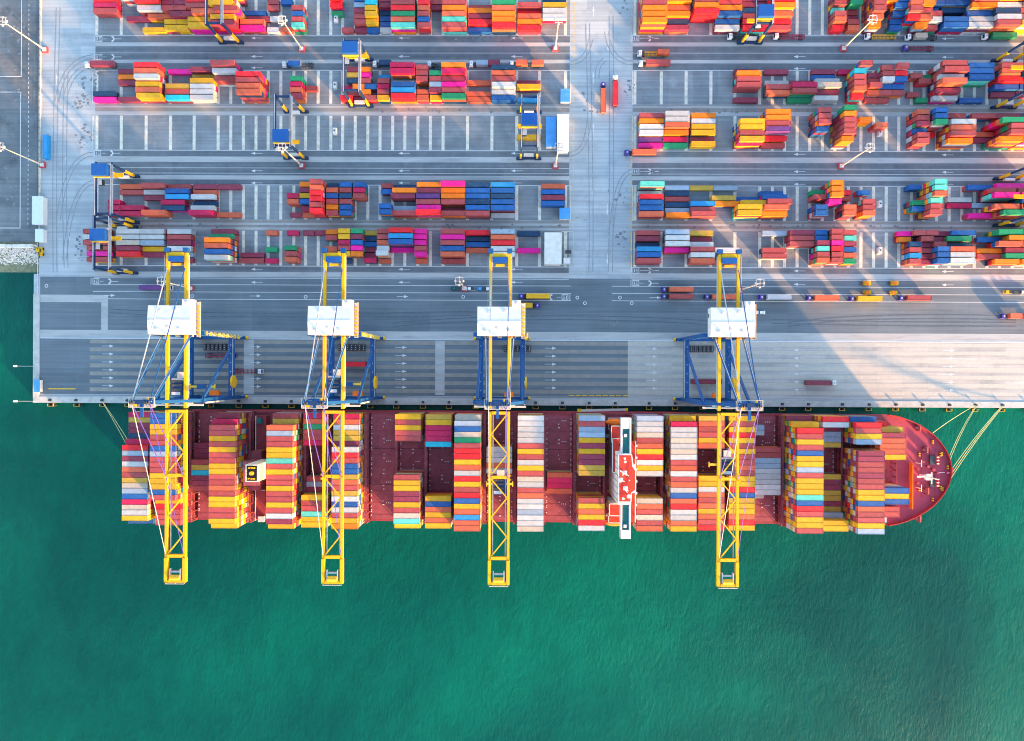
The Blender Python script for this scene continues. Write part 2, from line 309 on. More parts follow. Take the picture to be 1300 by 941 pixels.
def badge(u, v, flip=1):                                   # lane code painted in the lane mouth: a bar, a framed code and a ring with a tail
    c = P(u, v); x, y = c.x, c.y
    for a, b, cc, d in ((-3.2, -2.9, -1.7, 1.7), (-2.2, 1.2, 1.2, 1.5), (-2.2, 1.2, -1.5, -1.2), (-2.2, -1.9, -1.2, 1.2), (.9, 1.2, -1.2, 1.2), (-1.4, -1.1, -.8, .8), (-.6, .4, -.1, .15), (-.5, .4, .55, .8), (-.5, .4, -.85, -.6), (1.8, 2.5, -.15, .15), (2.9, 3.4, -.15, .15)):
        marks.box(x+min(a*flip, b*flip), x+max(a*flip, b*flip), y+cc, y+d, Z3, Z4, WPAINT)
    for j in range(7):
        t0 = math.pi*(-.5+j/7); t1 = math.pi*(-.5+(j+1)/7); cx = x+6.0*flip
        q = lambda t, r: (cx+math.cos(t)*r*flip, y+math.sin(t)*r, Z4)
        marks.poly([q(t0, .8), q(t0, 1.6), q(t1, 1.6), q(t1, .8)][::flip], WPAINT)
    marks.box(cx+min(1.5*flip, 5.2*flip), cx+max(1.5*flip, 5.2*flip), y-.15, y+.15, Z3, Z4, WPAINT)
for v in (49.5, 72.4): badge(127, v)
badge(125.5, 194.6); badge(123, 357.2)
for v in (48.8, 217.9, 343.6, 359.6): badge(808.5, v)
badge(716, 377.5, -1)
for u, v in ((59, 363), (244, 376), (388, 377), (588, 377), (733, 378), (742.5, 385), (787, 378), (802, 385)):   # manhole rings
    c = P(u, v)
    for j in range(10):
        t0 = 2*math.pi*j/10; t1 = 2*math.pi*(j+1)/10
        marks.poly([(c.x+math.cos(t)*r, c.y+math.sin(t)*r, Z4) for t, r in ((t0, .6), (t0, .95), (t1, .95), (t1, .6))], WPAINT)
for u in (30, ): pass
for (a, b, c, d) in ((26.5, 27.3, -60, 98), (0, 27, 97.4, 98.2), (0, 27, 117.2, 118), (26, 26.8, 118, 292), (0, 26, 291, 291.9)):
    marks.box(XU(a, 100) if a else -700, XU(b, 100), YV(d), YV(c), -.02, .02, WPAINT)
for i in range(46): marks.box(XU(36, 100), XU(36.6, 100), YV(8+i*6.2), YV(5+i*6.2), -.02, .02, WPAINT)
for u0, u1, v in ((62, 72, 496.8), (73, 96, 496.8)): marks.box(XU(u0, 497), XU(u1, 497), YV(v+.6), YV(v-.6), .0, .25, YPAINT)
for i in range(9): marks.box(XU(722+i*8.6, 500), XU(728.5+i*8.6, 500), YV(502.4), YV(501.2), .0, .25, YPAINT)
for u, v, d in ((753.5, 14, 1), (753.5, 98, 1), (753.3, 162, 1), (771, 267, -1), (752.3, 246, 1), (772, 60, -1), (771, 330, -1), (60+12, 100, 1), (84, 200, -1), (88, 300, -1)):
    p = P(u, v); marks.poly([(p.x-.6, p.y, Z4), (p.x+.6, p.y, Z4), (p.x, p.y+d*2.6, Z4)][::d], WPAINT); marks.box(p.x-.15, p.x+.15, p.y-(3.2 if d > 0 else 0), p.y+(0 if d > 0 else 3.2), Z1, Z3, WPAINT)
for u in (728.5, 801): 
    for i in range(36): marks.box(XU(u, 170)-.12, XU(u, 170)+.12, YV(8+i*9.4), YV(2.5+i*9.4), Z1, Z3, YPAINT)
for u, v0, v1 in ((724.6, 90, 133), (724.6, 236, 282), (803, 90, 133), (803, 147, 190), (803, 236, 280), (802, 294, 345), (118, 92, 132), (118, 148, 190)):
    marks.box(XU(u, v0)-.2, XU(u, v0)+.2, YV(v1), YV(v0), 0, .14, STRIP)
struct(marks, 'lane_markings')
# coping of the quay and west edge
c = MB(); c.box(XWL, 1500, YQ, YV(506.8), 0.0, .22, COPE); c.box(XWL, XU(50), YV(506.8)+.01, YV(376), 0, .3, COPE)
c.box(XWL+2.2, XU(47.5, 400), YV(376)+.01, YV(310), 0, .25, STRIP)
struct(c, 'quay_coping')

# riprap slope and stones
sl = MB(); xa = XU(47, 330); sl.hexa([(-2500, YV(347, -4), -9), (xa, YV(347, -4), -9), (xa, YV(309), -9), (-2500, YV(309), -9), (-2500, YV(347, -4)-3, -4.6), (xa, YV(347, -4)-3, -4.6), (xa, YV(309)-.02, -.35), (-2500, YV(309)-.02, -.35)], ROCKD)
struct(sl, 'shore_slope')
rk = MB(); ytop, ybot = YV(313), YV(349, -4)
for i in range(5200):
    t = random.random(); x = xa-.5-random.random()**1.15*90 if random.random() < .8 else xa-.5-random.random()*420; y = ytop+(ybot-ytop)*t; z = -.35-4.3*t; r = random.uniform(.3, .75)
    mt = ROCK if t < .68+random.uniform(-.06, .06) and x < xa-2*random.random() else ROCKD
    pts = []
    for dz, k in ((-r*.5, 1), (r*.6, .62)):
        a0 = random.random()*6
        for j in range(4):
            a = a0*.3+i+j*math.pi/2; q = r*k*random.uniform(.75, 1.2); pts.append((x+math.cos(a)*q, y+math.sin(a)*q*.8, z+dz*random.uniform(.7, 1.1)))
    rk.hexa(pts, mt)
tag(rk.build('riprap'), 'bank of pale broken rocks sloping to the green water', 'rocks', kind='stuff')
blk = MB()
b0 = None
for i, u in enumerate((38.5, 32, 26.5, 19.5, 12, 3, -6, -15)):
    p = P(u, 312.5); o = MB(); o.frus(0, 0, 0, 1.0, 1.6, 1.0, 1.2, .7, WROOF if i != 1 else ROCK)
    if b0 is None: b0 = o.build('concrete_block', loc=(p.x, p.y, -.02)); q = b0
    else: q = b0.copy(); COL.objects.link(q); q.location = (p.x, p.y, -.02); q.scale = (random.uniform(.8, 1.15),)*3
    tag(q, 'white concrete barrier block in the line along the top of the rock bank', 'barrier', 'barrier blocks above the rock bank')
# fence between the terminal and the west yard
f = MB(); XF = XU(51.4, 150); xw = XF
f.box(xw-.6, xw+.3, YV(308), YV(-120), 0, .5, STRIP)
for i in range(int((YV(-120)-YV(306))/3.4)+1):
    y = YV(306)+i*3.4; f.beam((xw, y, 0), (xw, y, 2.4), .14, .14, DARKM)
for z in (.9, 1.6, 2.35): f.beam((xw, YV(306), z), (xw, YV(-120), z), .10, .10, DARKM)
tag(f.build('boundary_fence'), 'long dark fence on pale kerb dividing the west road from the terminal', 'fence')

# ------------------------------------------------------------------ containers
CC = {'Y': ('yellow', (.70, .385, .012)), 'y': ('mustard', (.52, .34, .05)), 'R': ('bright red', (.74, .015, .03)), 'C': ('crimson', (.52, .008, .085)),
      'M': ('maroon', (.26, .035, .075)), 'P': ('dusty red', (.40, .068, .075)), 'K': ('coral orange', (.60, .12, .06)), 'O': ('orange', (.86, .21, .006)),
      'W': ('white', (.50, .535, .57)), 'L': ('pale blue', (.29, .40, .54)), 'B': ('blue', (.012, .105, .36)), 'N': ('navy', (.010, .055, .14)),
      'S': ('sky blue', (.02, .27, .60)), 'T': ('turquoise', (.10, .58, .50)), 'G': ('green', (.012, .27, .12)), 'F': ('magenta', (.80, .008, .30)),
      'V': ('purple', (.14, .045, .22)), 'D': ('off-white rust-stained', (.52, .47, .41)), 'A': ('cyan', (.01, .46, .62))}
def cmat(k):
    n, c_ = CC[k]
    d = ((.33, .17, .09), .55, 1.3) if k == 'D' else ((.30, .22, .17), .38, 1.0) if k in 'WL' else ((.36, .20, .07), .35, .9) if k in 'Yy' else (tuple(min(1, x*.72+.06) for x in c_), .5, .8)
    c_ = tuple(x*.88 for x in c_)
    return mat('container_paint_'+n.replace(' ', '_').replace('-', '_'), c_, (.5), .11, .5, bump=3.5, rnd=.17, dirt=d, spec=.3)
CASTM = mat('corner_casting', (.20, .19, .19), .6, .2)
CW, CHT = 2.44, 2.6
CMESH = {}
def cont_mesh(k, L):
    """roof panel let in between the top rails, corner castings, door bars at one end"""
    if (k, L) in CMESH: return CMESH[(k, L)]
    m = MB(); mt = cmat(k); h = CW/2; l = L/2; H = CHT-.02
    m.box(-l+.10, l-.10, -h+.05, h-.05, .12, H-.05, mt)                    # walls and roof panel
    for s in (-1, 1):
        m.box(-l+.17, l-.17, s*h, s*(h-.10), 0, .16, mt); m.box(-l+.17, l-.17, s*h, s*(h-.10), H-.12, H, mt)
        m.box(s*l, s*(l-.12), -h+.17, h-.17, 0, .16, mt); m.box(s*l, s*(l-.12), -h+.17, h-.17, H-.14, H, mt)
        for t in (-1, 1):
            m.box(s*l, s*(l-.16), t*h, t*(h-.16), .12, H-.12, mt)
            m.box(s*l, s*(l-.18), t*h, t*(h-.17), 0, .12, CASTM); m.box(s*l, s*(l-.18), t*h, t*(h-.17), H-.12, H+.01, CASTM)
    for y in (-.75, -.3, .3, .75): m.box(l-.1, l-.04, y-.03, y+.03, .2, H-.2, GREYS)
    m.box(l-.1, l-.05, -.02, .02, .16, H-.14, CASTM)
    CMESH[(k, L)] = m.mesh('shipping_container'); return CMESH[(k, L)]
def container(k, L, loc, label, group=None, rz=0):
    o = bpy.data.objects.new('shipping_container', cont_mesh(k, L)); COL.objects.link(o); o.location = loc; o.rotation_euler = (0, 0, rz)
    return tag(o, label, 'container', group)
REST = MB()
def cbox(k, L, x, y, z):                                   # x,y centre, z bottom
    t = random.random(); l = L/2; h = CW/2; mt = cmat(k); H = CHT-.02
    REST.box(x-l+.05, x+l-.05, y-h+.05, y+h-.05, z+.05, z+H-.05, mt, t, (0,))
    for s in (-1, 1):
        REST.box(x-l, x+l, y+s*h, y+s*(h-.12), z+H-.13, z+H, mt, t, (0,))
        REST.box(x+s*l, x+s*(l-.14), y-h+.12, y+h-.12, z+H-.13, z+H, mt, t, (0,))
        for q in (-1, 1): REST.box(x+s*(l+.005), x+s*(l-.2), y+q*(h+.005), y+q*(h-.18), z+H-.16, z+H+.008, CASTM, t, (0,))
FILL_SHIP = 'YYYPPMYKWLPBMYRyDGOW'
FILL_YARD = 'PPMKPMBORNWGYPKMLCFT'

# ---- yard blocks: (left edge of the roof of the highest stack, slot length, roof colours of rows 1-6, tiers)
BANDS = {
 'A': (2.2, [
  (118,40,"RCP...","222000"),(153,40,"W..M..","300100"),(170,40,"RRWK.Y","443201"),(205,20,"GMPMYY","333322"),(219,20,"GMPMYY","333322"),(235,40,"RRPKYY","444433"),(264,40,"MMYPYM","555544"),
  (305,40,"..BMKF","001122"),(339,20,"PP.W.W","110111"),(356,20,"B....K","100001"),(370,20,"..PBPT","003333"),(417,20,"RRG...","321000"),(434,20,".....P","000001"),
  (449,20,"BLMPPM","222221"),(463,20,"YAYYYB","333321"),(481,20,"MMNBBW","221111"),(496,40,"PPRGKT","333333"),(530,20,"PRKPBP","333333"),(547,20,"PM....","110000"),
  (561,40,"LPOKTP","133333"),(594,40,".POMRB","012221"),(624,40,"PGKOOR","333333"),(657,40,".PRKOR","021222"),(689,40,"NYWW..","122200"),
  (816,40,"RPPOOO","555555"),(847,40,"OOKONM","443322"),(882,40,"PPOR..","444400"),(912,40,"RPOBBW","433322"),(943,40,"MMNPRR","222222"),(981,40,"PROKRP","544322"),
  (1063,20,"MPTPKR","432332"),(1080,20,"MGPMPK","331122"),(1110,20,"PPPPKO","555543"),(1125,20,"PO....","440000"),(1137,20,"BBBBBB","444322"),(1154,20,"RKKPR.","555540"),
  (1170,20,"PKOPKO","555443"),(1187,20,"PBBPWP","532332"),(1203,40,"PBN.BB","432033"),(1237,40,"WPOBWW","554333"),(1268,40,"POWNWP","554444"),(1300,40,"PPOPPY","555444"),(1333,40,"PPOMBY","333444")]),
 'B': (90.2, [
  (118,40,"....NF","000011"),(150,40,"MOM..M","111001"),(168,40,"RKWYKY","444333"),(210,40,"F..yPA","100222"),(241,40,"MyYWWW","212222"),(266,40,"PWP...","543000"),(299,40,"..RPKK","005555"),
  (368,20,"..GCKM","003333"),(386,20,"...P..","000100"),(432,20,"...C.R","000102"),(440,20,"MyNOPM","222211"),(452,20,"OFPBOP","222222"),(479,20,".SPCPY","012222"),(495,40,"CCWBSR","441333"),
  (528,20,"PPP.KK","333022"),(545,20,"NGPLMY","133332"),(560,40,"OCMFPG","443333"),(593,40,"..K.KK","001011"),(624,40,"NKPWWB","333322"),(656,40,"..MY.S","001201"),
  (936,40,"MOPP.M","133301"),(973,40,"M.WPK.","101220"),(1005,40,"..MCPG","001331"),(1036,40,"MBWDMW","112322"),(1064,20,"C.....","100000"),(1088,20,"PAPPKR","544443"),(1105,20,".MPPKP","022321"),
  (1120,20,"PPWBPP","333221"),(1139,20,"PRBBP.","433220"),(1156,20,".P..P.","020010"),(1167,20,".GP..G","012001"),(1197,40,"PPWKMW","554532"),(1231,40,"BBB..B","444001"),(1272,40,"PKRBM.","443210"),(1305,40,"PKRBM.","443210")]),
 'C': (147.3, [
  (812,40,"POWWVF","222211"),(845,40,"WWKOCG","333211"),(878,40,"OWYYMY","222212"),(940,40,"..YYPY","005555"),(973,40,"OOPVRP","444421"),(1040,20,"PPPB..","555400"),(1057,20,"C..M..","100100"),
  (1072,20,"GOPPPO","666665"),(1092,20,".O....","030000"),(1112,20,"..K...","003000"),(1165,20,"KPMBPP","444344"),(1188,20,"BBGR..","555100"),(1208,40,"PPWKPO","225554"),
  (1234,40,"P..KM.","200110"),(1264,40,"M.....","200000"),(1273,40,"..GPPO","006665"),(1308,40,"NRGPPO","226665")]),
 'D': (236.2, [
  (137,20,"...CCC","000222"),(148,40,"KP..CC","110022"),(175,40,"PWM..K","211003"),(204,40,"PBSCN.","122220"),(239,40,"MKWNWC","112123"),(275,40,"M....K","100001"),(364,20,"..CK.M","003301"),
  (380,20,"OMYBMK","333321"),(393,20,"PKRRPR","555555"),(414,20,"NKBPOP","233333"),(431,20,"BPNPBB","333333"),(448,20,"BCP...","333000"),(481,20,"PB..BB","220044"),(496,40,"NOM.LP","133023"),
  (527,40,"OMVPFR","333334"),(559,40,"FOOPMP","433313"),(591,40,"NBBNBP","333333"),(623,40,"SBNBBW","333331"),(687,40,"KBMB..","222200"),
  (813,40,"TWRBBK","413333"),(846,40,"LNPNLO","111112"),(874,40,"y..SPP","100223"),(904,40,"L.yO..","102200"),(937,40,"..BYYY","001344"),(971,40,".BBPKO","013443"),(1056,20,"OOOF..","555400"),
  (1036,20,".GP.BB","023044"),(1072,20,".RP.KK","022044"),(1096,20,".B.PPK","020444"),(1158,20,"B..GB.","200330"),(1187,20,"TTK...","666000"),(1181,20,"...TPP","000555"),(1203,40,"..WC..","001100"),
  (1229,40,"B..L.F","200102"),(1263,40,"FPFBKG","345555"),(1298,40,"FPFBKG","345555")]),
 'E': (294.2, [
  (105,20,"PWP...","222000"),(110,40,"...PFP","000222"),(122,20,"PWP...","222000"),(147,40,"WWDMR.","222220"),(177,40,"WWLYM.","222110"),(212,40,"WPMWLM","222211"),(259,40,"MGOKBW","235555"),
  (305,40,"....MP","000011"),(337,20,"K..G.C","100101"),(364,20,"C.....","100000"),(361,20,"...GPK","000333"),(384,20,"M.....","100000"),(400,20,"M.....","100000"),(413,20,"OP.K..","220200"),
  (429,20,"YYCPYN","333331"),(445,20,"GMBFO.","333330"),(462,20,"yNBMMC","111112"),(477,20,"PPKWWK","333341"),(493,40,"RSBF..","444100"),(526,20,"FFFPFK","333331"),(559,40,"PFPBKP","333331"),
  (591,40,"RNBK..","211100"),(623,40,"LKRWW.","333330"),(656,40,"N..F..","100100"),
  (809,40,"PMNSBP","221333"),(845,40,"LWWF..","333200"),(877,40,"yMWPWK","212333"),(908,40,"...WNP","000211"),(968,40,"L..PP.","200220"),(1003,40,"MPP...","333000"),(1038,20,"BBMTPK","334444"),
  (1056,20,"PPFRPP","444444"),(1072,20,"PTMBKG","333333"),(1141,20,"FO....","220000"),(1155,20,"P.NPSP","303333"),(1170,20,"PPMPMM","332222"),(1187,20,"MMPBBB","223444"),(1207,40,"BGNKWW","332444"),
  (1241,40,".B.OP.","020220"),(1268,40,"GOKMGO","444333"),(1303,40,"GOKMGO","444333")])}
for bk, (vr, cols) in BANDS.items():
    ends = {r: [] for r in range(6)}
    cols = sorted(cols, key=lambda c_: P(c_[0], vr+21, max(int(a) for a in c_[3])*CHT).x)
    for (u, n, cs, ts) in cols:
        mt_ = max(int(a) for a in ts); L = 12.19 if n == 40 else 6.06
        xl = P(u, vr+21, mt_*CHT).x
        for r in range(6):
            nt_ = int(ts[r])
            if cs[r] == '.' or nt_ == 0: continue
            y = YV(vr+3.54+r*7.07); a_ = xl
            if ends[r] and a_ < ends[r][-1][1]+.12: a_ = ends[r][-1][1]+.15

            if a_-xl > 8: continue
            ends[r].append((a_, a_+L))
            for k in range(nt_):
                key = cs[r] if (k == nt_-1 or random.random() < .3) else random.choice(FILL_YARD)
                cbox(key, L, a_+L/2+random.uniform(-.04, .04), y, .02+k*CHT)

# ------------------------------------------------------------------ the ship
YC = YV(601.5, 35); HB = 27.3; DZ, HZ = 12.0, 14.0
XS = XU(180, 590, DZ)
BAYS = [  # number: px of left edge at z=35, colours of 21 rows from the quay, tiers
 (146.5,"CyMMNCRLMWKPyDLBCDWYB","444445666666666666664"),
 (186,"BBYYPPBLPPPYYYBPYRPPP","777777777777777755555"),
 (225.7,"......MMMPyAMMP......","000000222333333000000"),
 (265,"MCPPYPYPPYYPPKPYYPPYY","678888888888888888887"),
 (338,"PyKLPPYYTPYPPYPPYPWMY","558888888888888888887"),
 (378,"CKGPPC......PLMYPPTYY","555555000000333666666"),
 (419,"CKWyyMWRPBByKPyWBWPYO","666666777777777777777"),
 (459,".....................","000000000000000000000"),
 (498.5,"YPYPP......PYYMMYPDTY","666660000007777777776"),
 (538,"yYCCCA.........YBKYKY","666666000000000666666"),
 (576.5,"DLBDGPRRYKWRYPRBYKSKK","788888888888888888888"),
 (616.5,"......WWWKW..........","000000555550000000000"),
 (657,"WWWWWPYPWYPDWPKWWLWWD","888888888888888888888"),
 (696,"...........KCCK......","000000000003333000000"),
 (735.5,"LPLLYMYMMyy....PYKYRW","777777777770000777777"),
 (810,"LWWDPKYRWYW....DKPDPK","777777777770000777777"),
 (853.5,"YCWWDWDWPKWPKWBKRWWKY","677777777777777777777"),
 (891,"yKPPYK.....YYWKPKYKPR","666666000006666666666"),
 (930.3,"YPYRYPYPPKPYYRByYYKRY","666666666666666666666"),
 (971.3,"......PPLLWWWWW......","000000333333333000000"),
 (1012.4,"MYRPYPBYYLPYYYTBRPYYP","368888888888888888888"),
 (1051,"RWMLLy.....yMMyyMyLYY","663333000003333333466"),
 (1090,"BRPYL.MMPPMPPYYBKPPYL","577770888888888888888"),
 (1129,".RyMKKKY.....BYB.PPW.","034555550000066603330")]
BAYN = ['sternmost bay', 'second bay from the stern', 'third bay from the stern', 'bay just aft of the funnel', 'bay just forward of the funnel', 'second bay forward of the funnel', 'third bay forward of the funnel', '',
        'seventh bay aft of the bridge', 'sixth bay aft of the bridge', 'fifth bay aft of the bridge', 'fourth bay aft of the bridge', 'third bay aft of the bridge', 'second bay aft of the bridge', 'bay just aft of the bridge',
        'bay just forward of the bridge', 'second bay forward of the bridge', 'third bay forward of the bridge', 'fourth bay forward of the bridge', 'fifth bay forward of the bridge', 'fourth bay from the bow', 'third bay from the bow', 'second bay from the bow', 'foremost bay at the bow']
ORDN = ['first', 'second', 'third', 'fourth', 'fifth', 'sixth', 'seventh', 'eighth', 'ninth', 'tenth', 'eleventh', 'twelfth', 'thirteenth', 'fourteenth', 'fifteenth', 'sixteenth', 'seventeenth', 'eighteenth', 'nineteenth', 'twentieth', 'last']
ship = empty('container_ship', (0, 0, 0)); tag(ship, 'huge red-hulled container ship moored along the quay with stacked containers', 'ship')
pitch = 54.0/21
def rowy(r): return YC + 27 - pitch*(r+.5)
tops = []
bayx = []
for bi, (u, cs, ts) in enumerate(BAYS):
    xl = P(u, 601, 35).x; bayx.append(xl)
    for r in range(21):
        n = int(ts[r])
        if cs[r] == '.' or n == 0: continue
        L = 6.06 if (bi == 23 and r in (1, 19)) else 12.19
        for k in range(n):
            x = xl+L/2; z = HZ+.08+k*CHT
            if k == n-1: tops.append((n, bi, r, cs[r], L, x, z))
            else: cbox(cs[r] if random.random() < .15 else random.choice(FILL_SHIP), L, x+random.uniform(-.03, .03), rowy(r), z)
tops.sort(key=lambda a: (-a[4], -a[0]))
for i, (n, bi, r, k, L, x, z) in enumerate(tops):
    if i < 300 or L < 7:
        nm = CC[k][0]+(' short' if L < 7 else '')
        rn = ORDN[r]
        container(k, L, (x, rowy(r), z), f"{nm} ship container, {rn} row from the quay, {BAYN[bi]}", 'containers stacked on the ship')
    else: cbox(k, L, x, rowy(r), z)
# odd short boxes of the low bays
for bi, r, k in ((19, 2, 'L'), (19, 3, 'W'), (19, 15, 'W')): container(k, 6.06, (bayx[bi]+3.1, rowy(r), HZ+.08), f"{CC[k][0]} short container, {ORDN[r]} row from the quay, {BAYN[bi]}", 'containers stacked on the ship')
tag(REST.build('container_stacks', tint=True), 'rows of stacked shipping containers filling the yard blocks and lower tiers', 'containers', kind='stuff')

# hull: stations of (x, half beam at deck, half beam at waterline)
bow = [(1128, 526), (1140, 528.5), (1152, 532.5), (1163, 537.5), (1174, 544), (1184, 551.5), (1192, 560), (1199, 569.5), (1204, 580), (1206.8, 592)]
tip = P(1207.6, 599, 15).x
st = [(XS, 22.5, 14), (XS+8, 25.5, 22), (XS+22, 27.3, 27)]
xb0 = P(1128, 526, 15).x-.01
for k in range(1, 7): st.append((XS+22+(xb0-XS-22)*k/7, HB, 27.0 if k < 6 else 24))
for (u, v) in bow:
    p = P(u, v, 15); t = max(0, (p.x-xb0)/(tip-xb0)); hb = min(HB, abs(p.y-YC)); st.append((p.x, hb, max(.3, hb*(.72-.62*t**.8))))
st.append((tip-.15, 1.6, .2))
def deckz(x): return 12.0 if x < xb0-.1 else 14.2
h = MB(); rings = []
for (x, a, b) in st:
    tt = max(0, (x-xb0)/(tip-xb0)); xo = -tt**3*9
    zt = deckz(x)
    rings.append([(x+xo, YC-b, -7), (x+xo*.9, YC-(b*.95+.05*a), -4), (x+xo*.35, YC-(a*.6+b*.4), 5), (x, YC-a, zt), (x, YC+a, zt), (x+xo*.35, YC+(a*.6+b*.4), 5), (x+xo*.9, YC+(b*.95+.05*a), -4), (x+xo, YC+b, -7)])
vi = len(h.v)
for rg in rings: h.v += rg
k = h.m(HULL); kd = h.m(DECK); kf = h.m(FDECK)
for i in range(len(rings)-1):
    for j in range(7):
        a = vi+i*8+j; h.f.append((a, a+8, a+9, a+1)); h.tint.append(0)
        h.mi.append((kd if rings[i][3][2] < 13 else kf) if j == 3 else k)
h.f.append(tuple(vi+j for j in range(8))); h.mi.append(k); h.tint.append(0)
e = vi+(len(rings)-1)*8; h.f.append(tuple(e+j for j in reversed(range(8)))); h.mi.append(k); h.tint.append(0)
h.build('hull', ship)
bw = MB()
def side(sg): return [(x, YC+sg*a, z) for (x, a, b), z in [((s_[0], s_[1], 0), deckz(s_[0])) for s_ in st]]
for sg in (-1, 1):
    pts = side(sg)
    for a, b in zip(pts, pts[1:]):
        hh = 2.0 if a[2] > 13 else 1.1
        off = Vector((0, -sg*.2, 0)); A = Vector(a); B = Vector(b); up = Vector((0, 0, hh))
        A.z = max(a[2], 12); B.z = max(A.z, b[2]) if a[2] > 13 else 12
        if a[2] > 13: bw.hexa([A, B, B+off*2.2, A+off*2.2, A+up, B+up, B+off*2.2+up, A+off*2.2+up], HULL)
        else: bw.beam(A+up+off, B+up+off, .22, .22, LASH)
bw.box(tip-.5, tip+.1, YC-1.7, YC+1.7, 13, 16.2, HULL)
bw.build('bulwark', ship)
for bi, xl in enumerate(bayx):
    w0 = 25.8 if bi < 23 else 22.5
    zc = HZ
    for pi, (a, b) in enumerate(((-1, -.35), (-.345, .345), (.35, 1))):
        hc = MB()
        hc.box(xl-.35, xl+12.55, YC+a*w0, YC+b*w0, DZ-.05, zc, HATCH)
        if a == -1: hc.box(xl-.1, xl+12.3, YC-27.0, YC-w0, DZ-.05, zc-.25, LASH)
        if b == 1: hc.box(xl-.1, xl+12.3, YC+w0, YC+27.0, DZ-.05, zc-.25, LASH)
        for j in range(9):
            y = YC-w0+2+j*(2*w0-4)/8
            if YC+a*w0 < y < YC+b*w0: hc.box(xl-.3, xl+12.5, y-.05, y+.05, zc-.01, zc+.06, LASH)
        for r in range(21):
            y = rowy(r)
            if BAYS[bi][1][r] != '.' or not YC+a*w0+.3 < y < YC+b*w0-.3: continue
            for s in (-1, 1):
                for x in ((.15, 12.0) if (r*7+bi) % 3 else (.15, 5.9, 6.3, 12.0)):
                    if random.random() < .7: hc.box(xl+x-.2, xl+x+.25, y+s*.9-.22, y+s*.9+.22, zc-.01, zc+.2, WHITE)
            if r % 4 == 1:
                for q in range(3): hc.box(xl+7.5+q*.9, xl+7.9+q*.9, y-.2, y+.25, zc-.01, zc+.1, WPAINT)
        hc.build('hatch_cover', ship)
gaps = []
for bi in range(len(bayx)-1):
    if bayx[bi+1]-bayx[bi] < 17: gaps.append((bayx[bi]+12.6, bayx[bi+1]-.4))
gaps += [(bayx[-1]+12.9, bayx[-1]+13.6), (bayx[3]+12.7, bayx[3]+14.2), (bayx[4]-1.9, bayx[4]-.4), (bayx[14]+12.7, bayx[14]+13.9), (bayx[15]-1.6, bayx[15]-.4), (bayx[0]-1.6, bayx[0]-.4)]
for (a, b) in gaps:
    m = MB(); c_ = (a+b)/2; w2 = min(.75, (b-a)/2-.05); ww = 26.6 if c_ < bayx[-1] else 20
    for j in range(13):
        y = YC-ww+j*2*ww/12
        for s in (-1, 1): m.box(c_+s*w2-.12, c_+s*w2+.12, y-.16, y+.16, DZ, 21.6 if c_ < bayx[-1] else 17, LASH)
    for z in (16.8, 20.4) if c_ < bayx[-1] else (16.4,):
        m.box(c_-w2+.13, c_+w2-.13, YC-ww, YC+ww, z, z+.15, HATCH)
        m.rail([(c_-w2, YC-ww), (c_-w2, YC+ww)], z, LASH, 1.1, .1)
    m.build('lashing_bridge', ship)
# accommodation block and bridge
XB = lambda u, z: P(u, 605, z).x
def YB(v, z): return P(790, v, z).y
ac = MB(); zt = 44
xa0, xa1 = XB(785, zt), XB(806.5, zt)
ac.box(xa0, xa1-1.8, YB(641, zt), YB(576, zt), DZ, zt, WHITE)
ac.box(xa1-1.8, xa1, YB(626, zt), YB(590, zt), 20, zt-.1, WHITE)
for i in range(9):
    z = 17+i*3
    for j in range(8):
        y = YB(641, zt)+1.5+j*((YB(576, zt)-YB(641, zt))-3)/7
        ac.box(xa0-.03, xa0+.2, y-.35, y+.35, z, z+.8, GLASS); ac.box(xa1-2, xa1-1.77 if not YB(626, zt) < y < YB(590, zt) else xa1-1.78, y-.35, y+.35, z, z+.8, GLASS)
accomm = ac.build('accommodation_block', ship)
rf = MB(); o_ = [(785, 577), (801.5, 577), (803, 592), (806.5, 597), (806.5, 622), (801, 626), (800.5, 637), (785, 637)]
pts = [P(u, v, zt+.05) for u, v in o_]; rf.poly([(p.x, p.y, zt+.08) for p in reversed(pts)], RROOF)
for (a, b) in zip(pts, pts[1:]+pts[:1]): rf.beam((a.x, a.y, zt+.9), (b.x, b.y, zt+.9), .42, .35, WHITE)
rf.box(xa1-1.5, xa1+1.3, YB(662, 36), YB(560, 36), 35.6, 36, RROOF); rf.rail([(xa1+1.3, YB(662, 36)), (xa1+1.3, YB(560, 36))], 36, WHITE, 1.1, .35)
for j in range(7): rf.box(xa1+1.3, xa1+2.2, YB(566+j*15, 36)-.5, YB(566+j*15, 36)+.5, 35.7, 36.6, WHITE)
rf.build('monkey_island', ship)
wg = MB(); zb = 43
xw0, xw1 = XB(788.2, zb), XB(801, zb); y0, y1 = YB(684, zb), YB(530.5, zb)
wg.box(xw0, xw1, y0, y1, zb-3.2, zb-.6, WHITE); wg.box(xw0+.9, xw1-.9, y0+4, YB(638.5, zb), zb-.58, zb-.45, WGREEN); wg.box(xw0+.9, xw1-.9, YB(577, zb), y1-5, zb-.58, zb-.45, WGREEN)
for xx in (xw0+.3, xw1-.3): wg.beam((xx, y0, zb-.1), (xx, YB(638.5, zb), zb-.1), .6, 1.0, WHITE); wg.beam((xx, YB(576.5, zb), zb-.1), (xx, y1, zb-.1), .6, 1.0, WHITE)
wg.box(xw0, xw1, y0, y0+3.9, zb-.58, zb+.3, WHITE); wg.box(xw0, xw1, y1-4.9, y1, zb-.58, zb+.3, WHITE)
wg.box(xw1, xw1+.06, y0+1, y1-1, zb-2.4, zb-1.2, GLASS)
for v in (553, 668): wg.box(xw0+1.3, xw0+2.6, YB(v, zb)-.7, YB(v, zb)+.7, zb-.45, zb+.6, PALER)
wg.build('bridge_wings', ship)
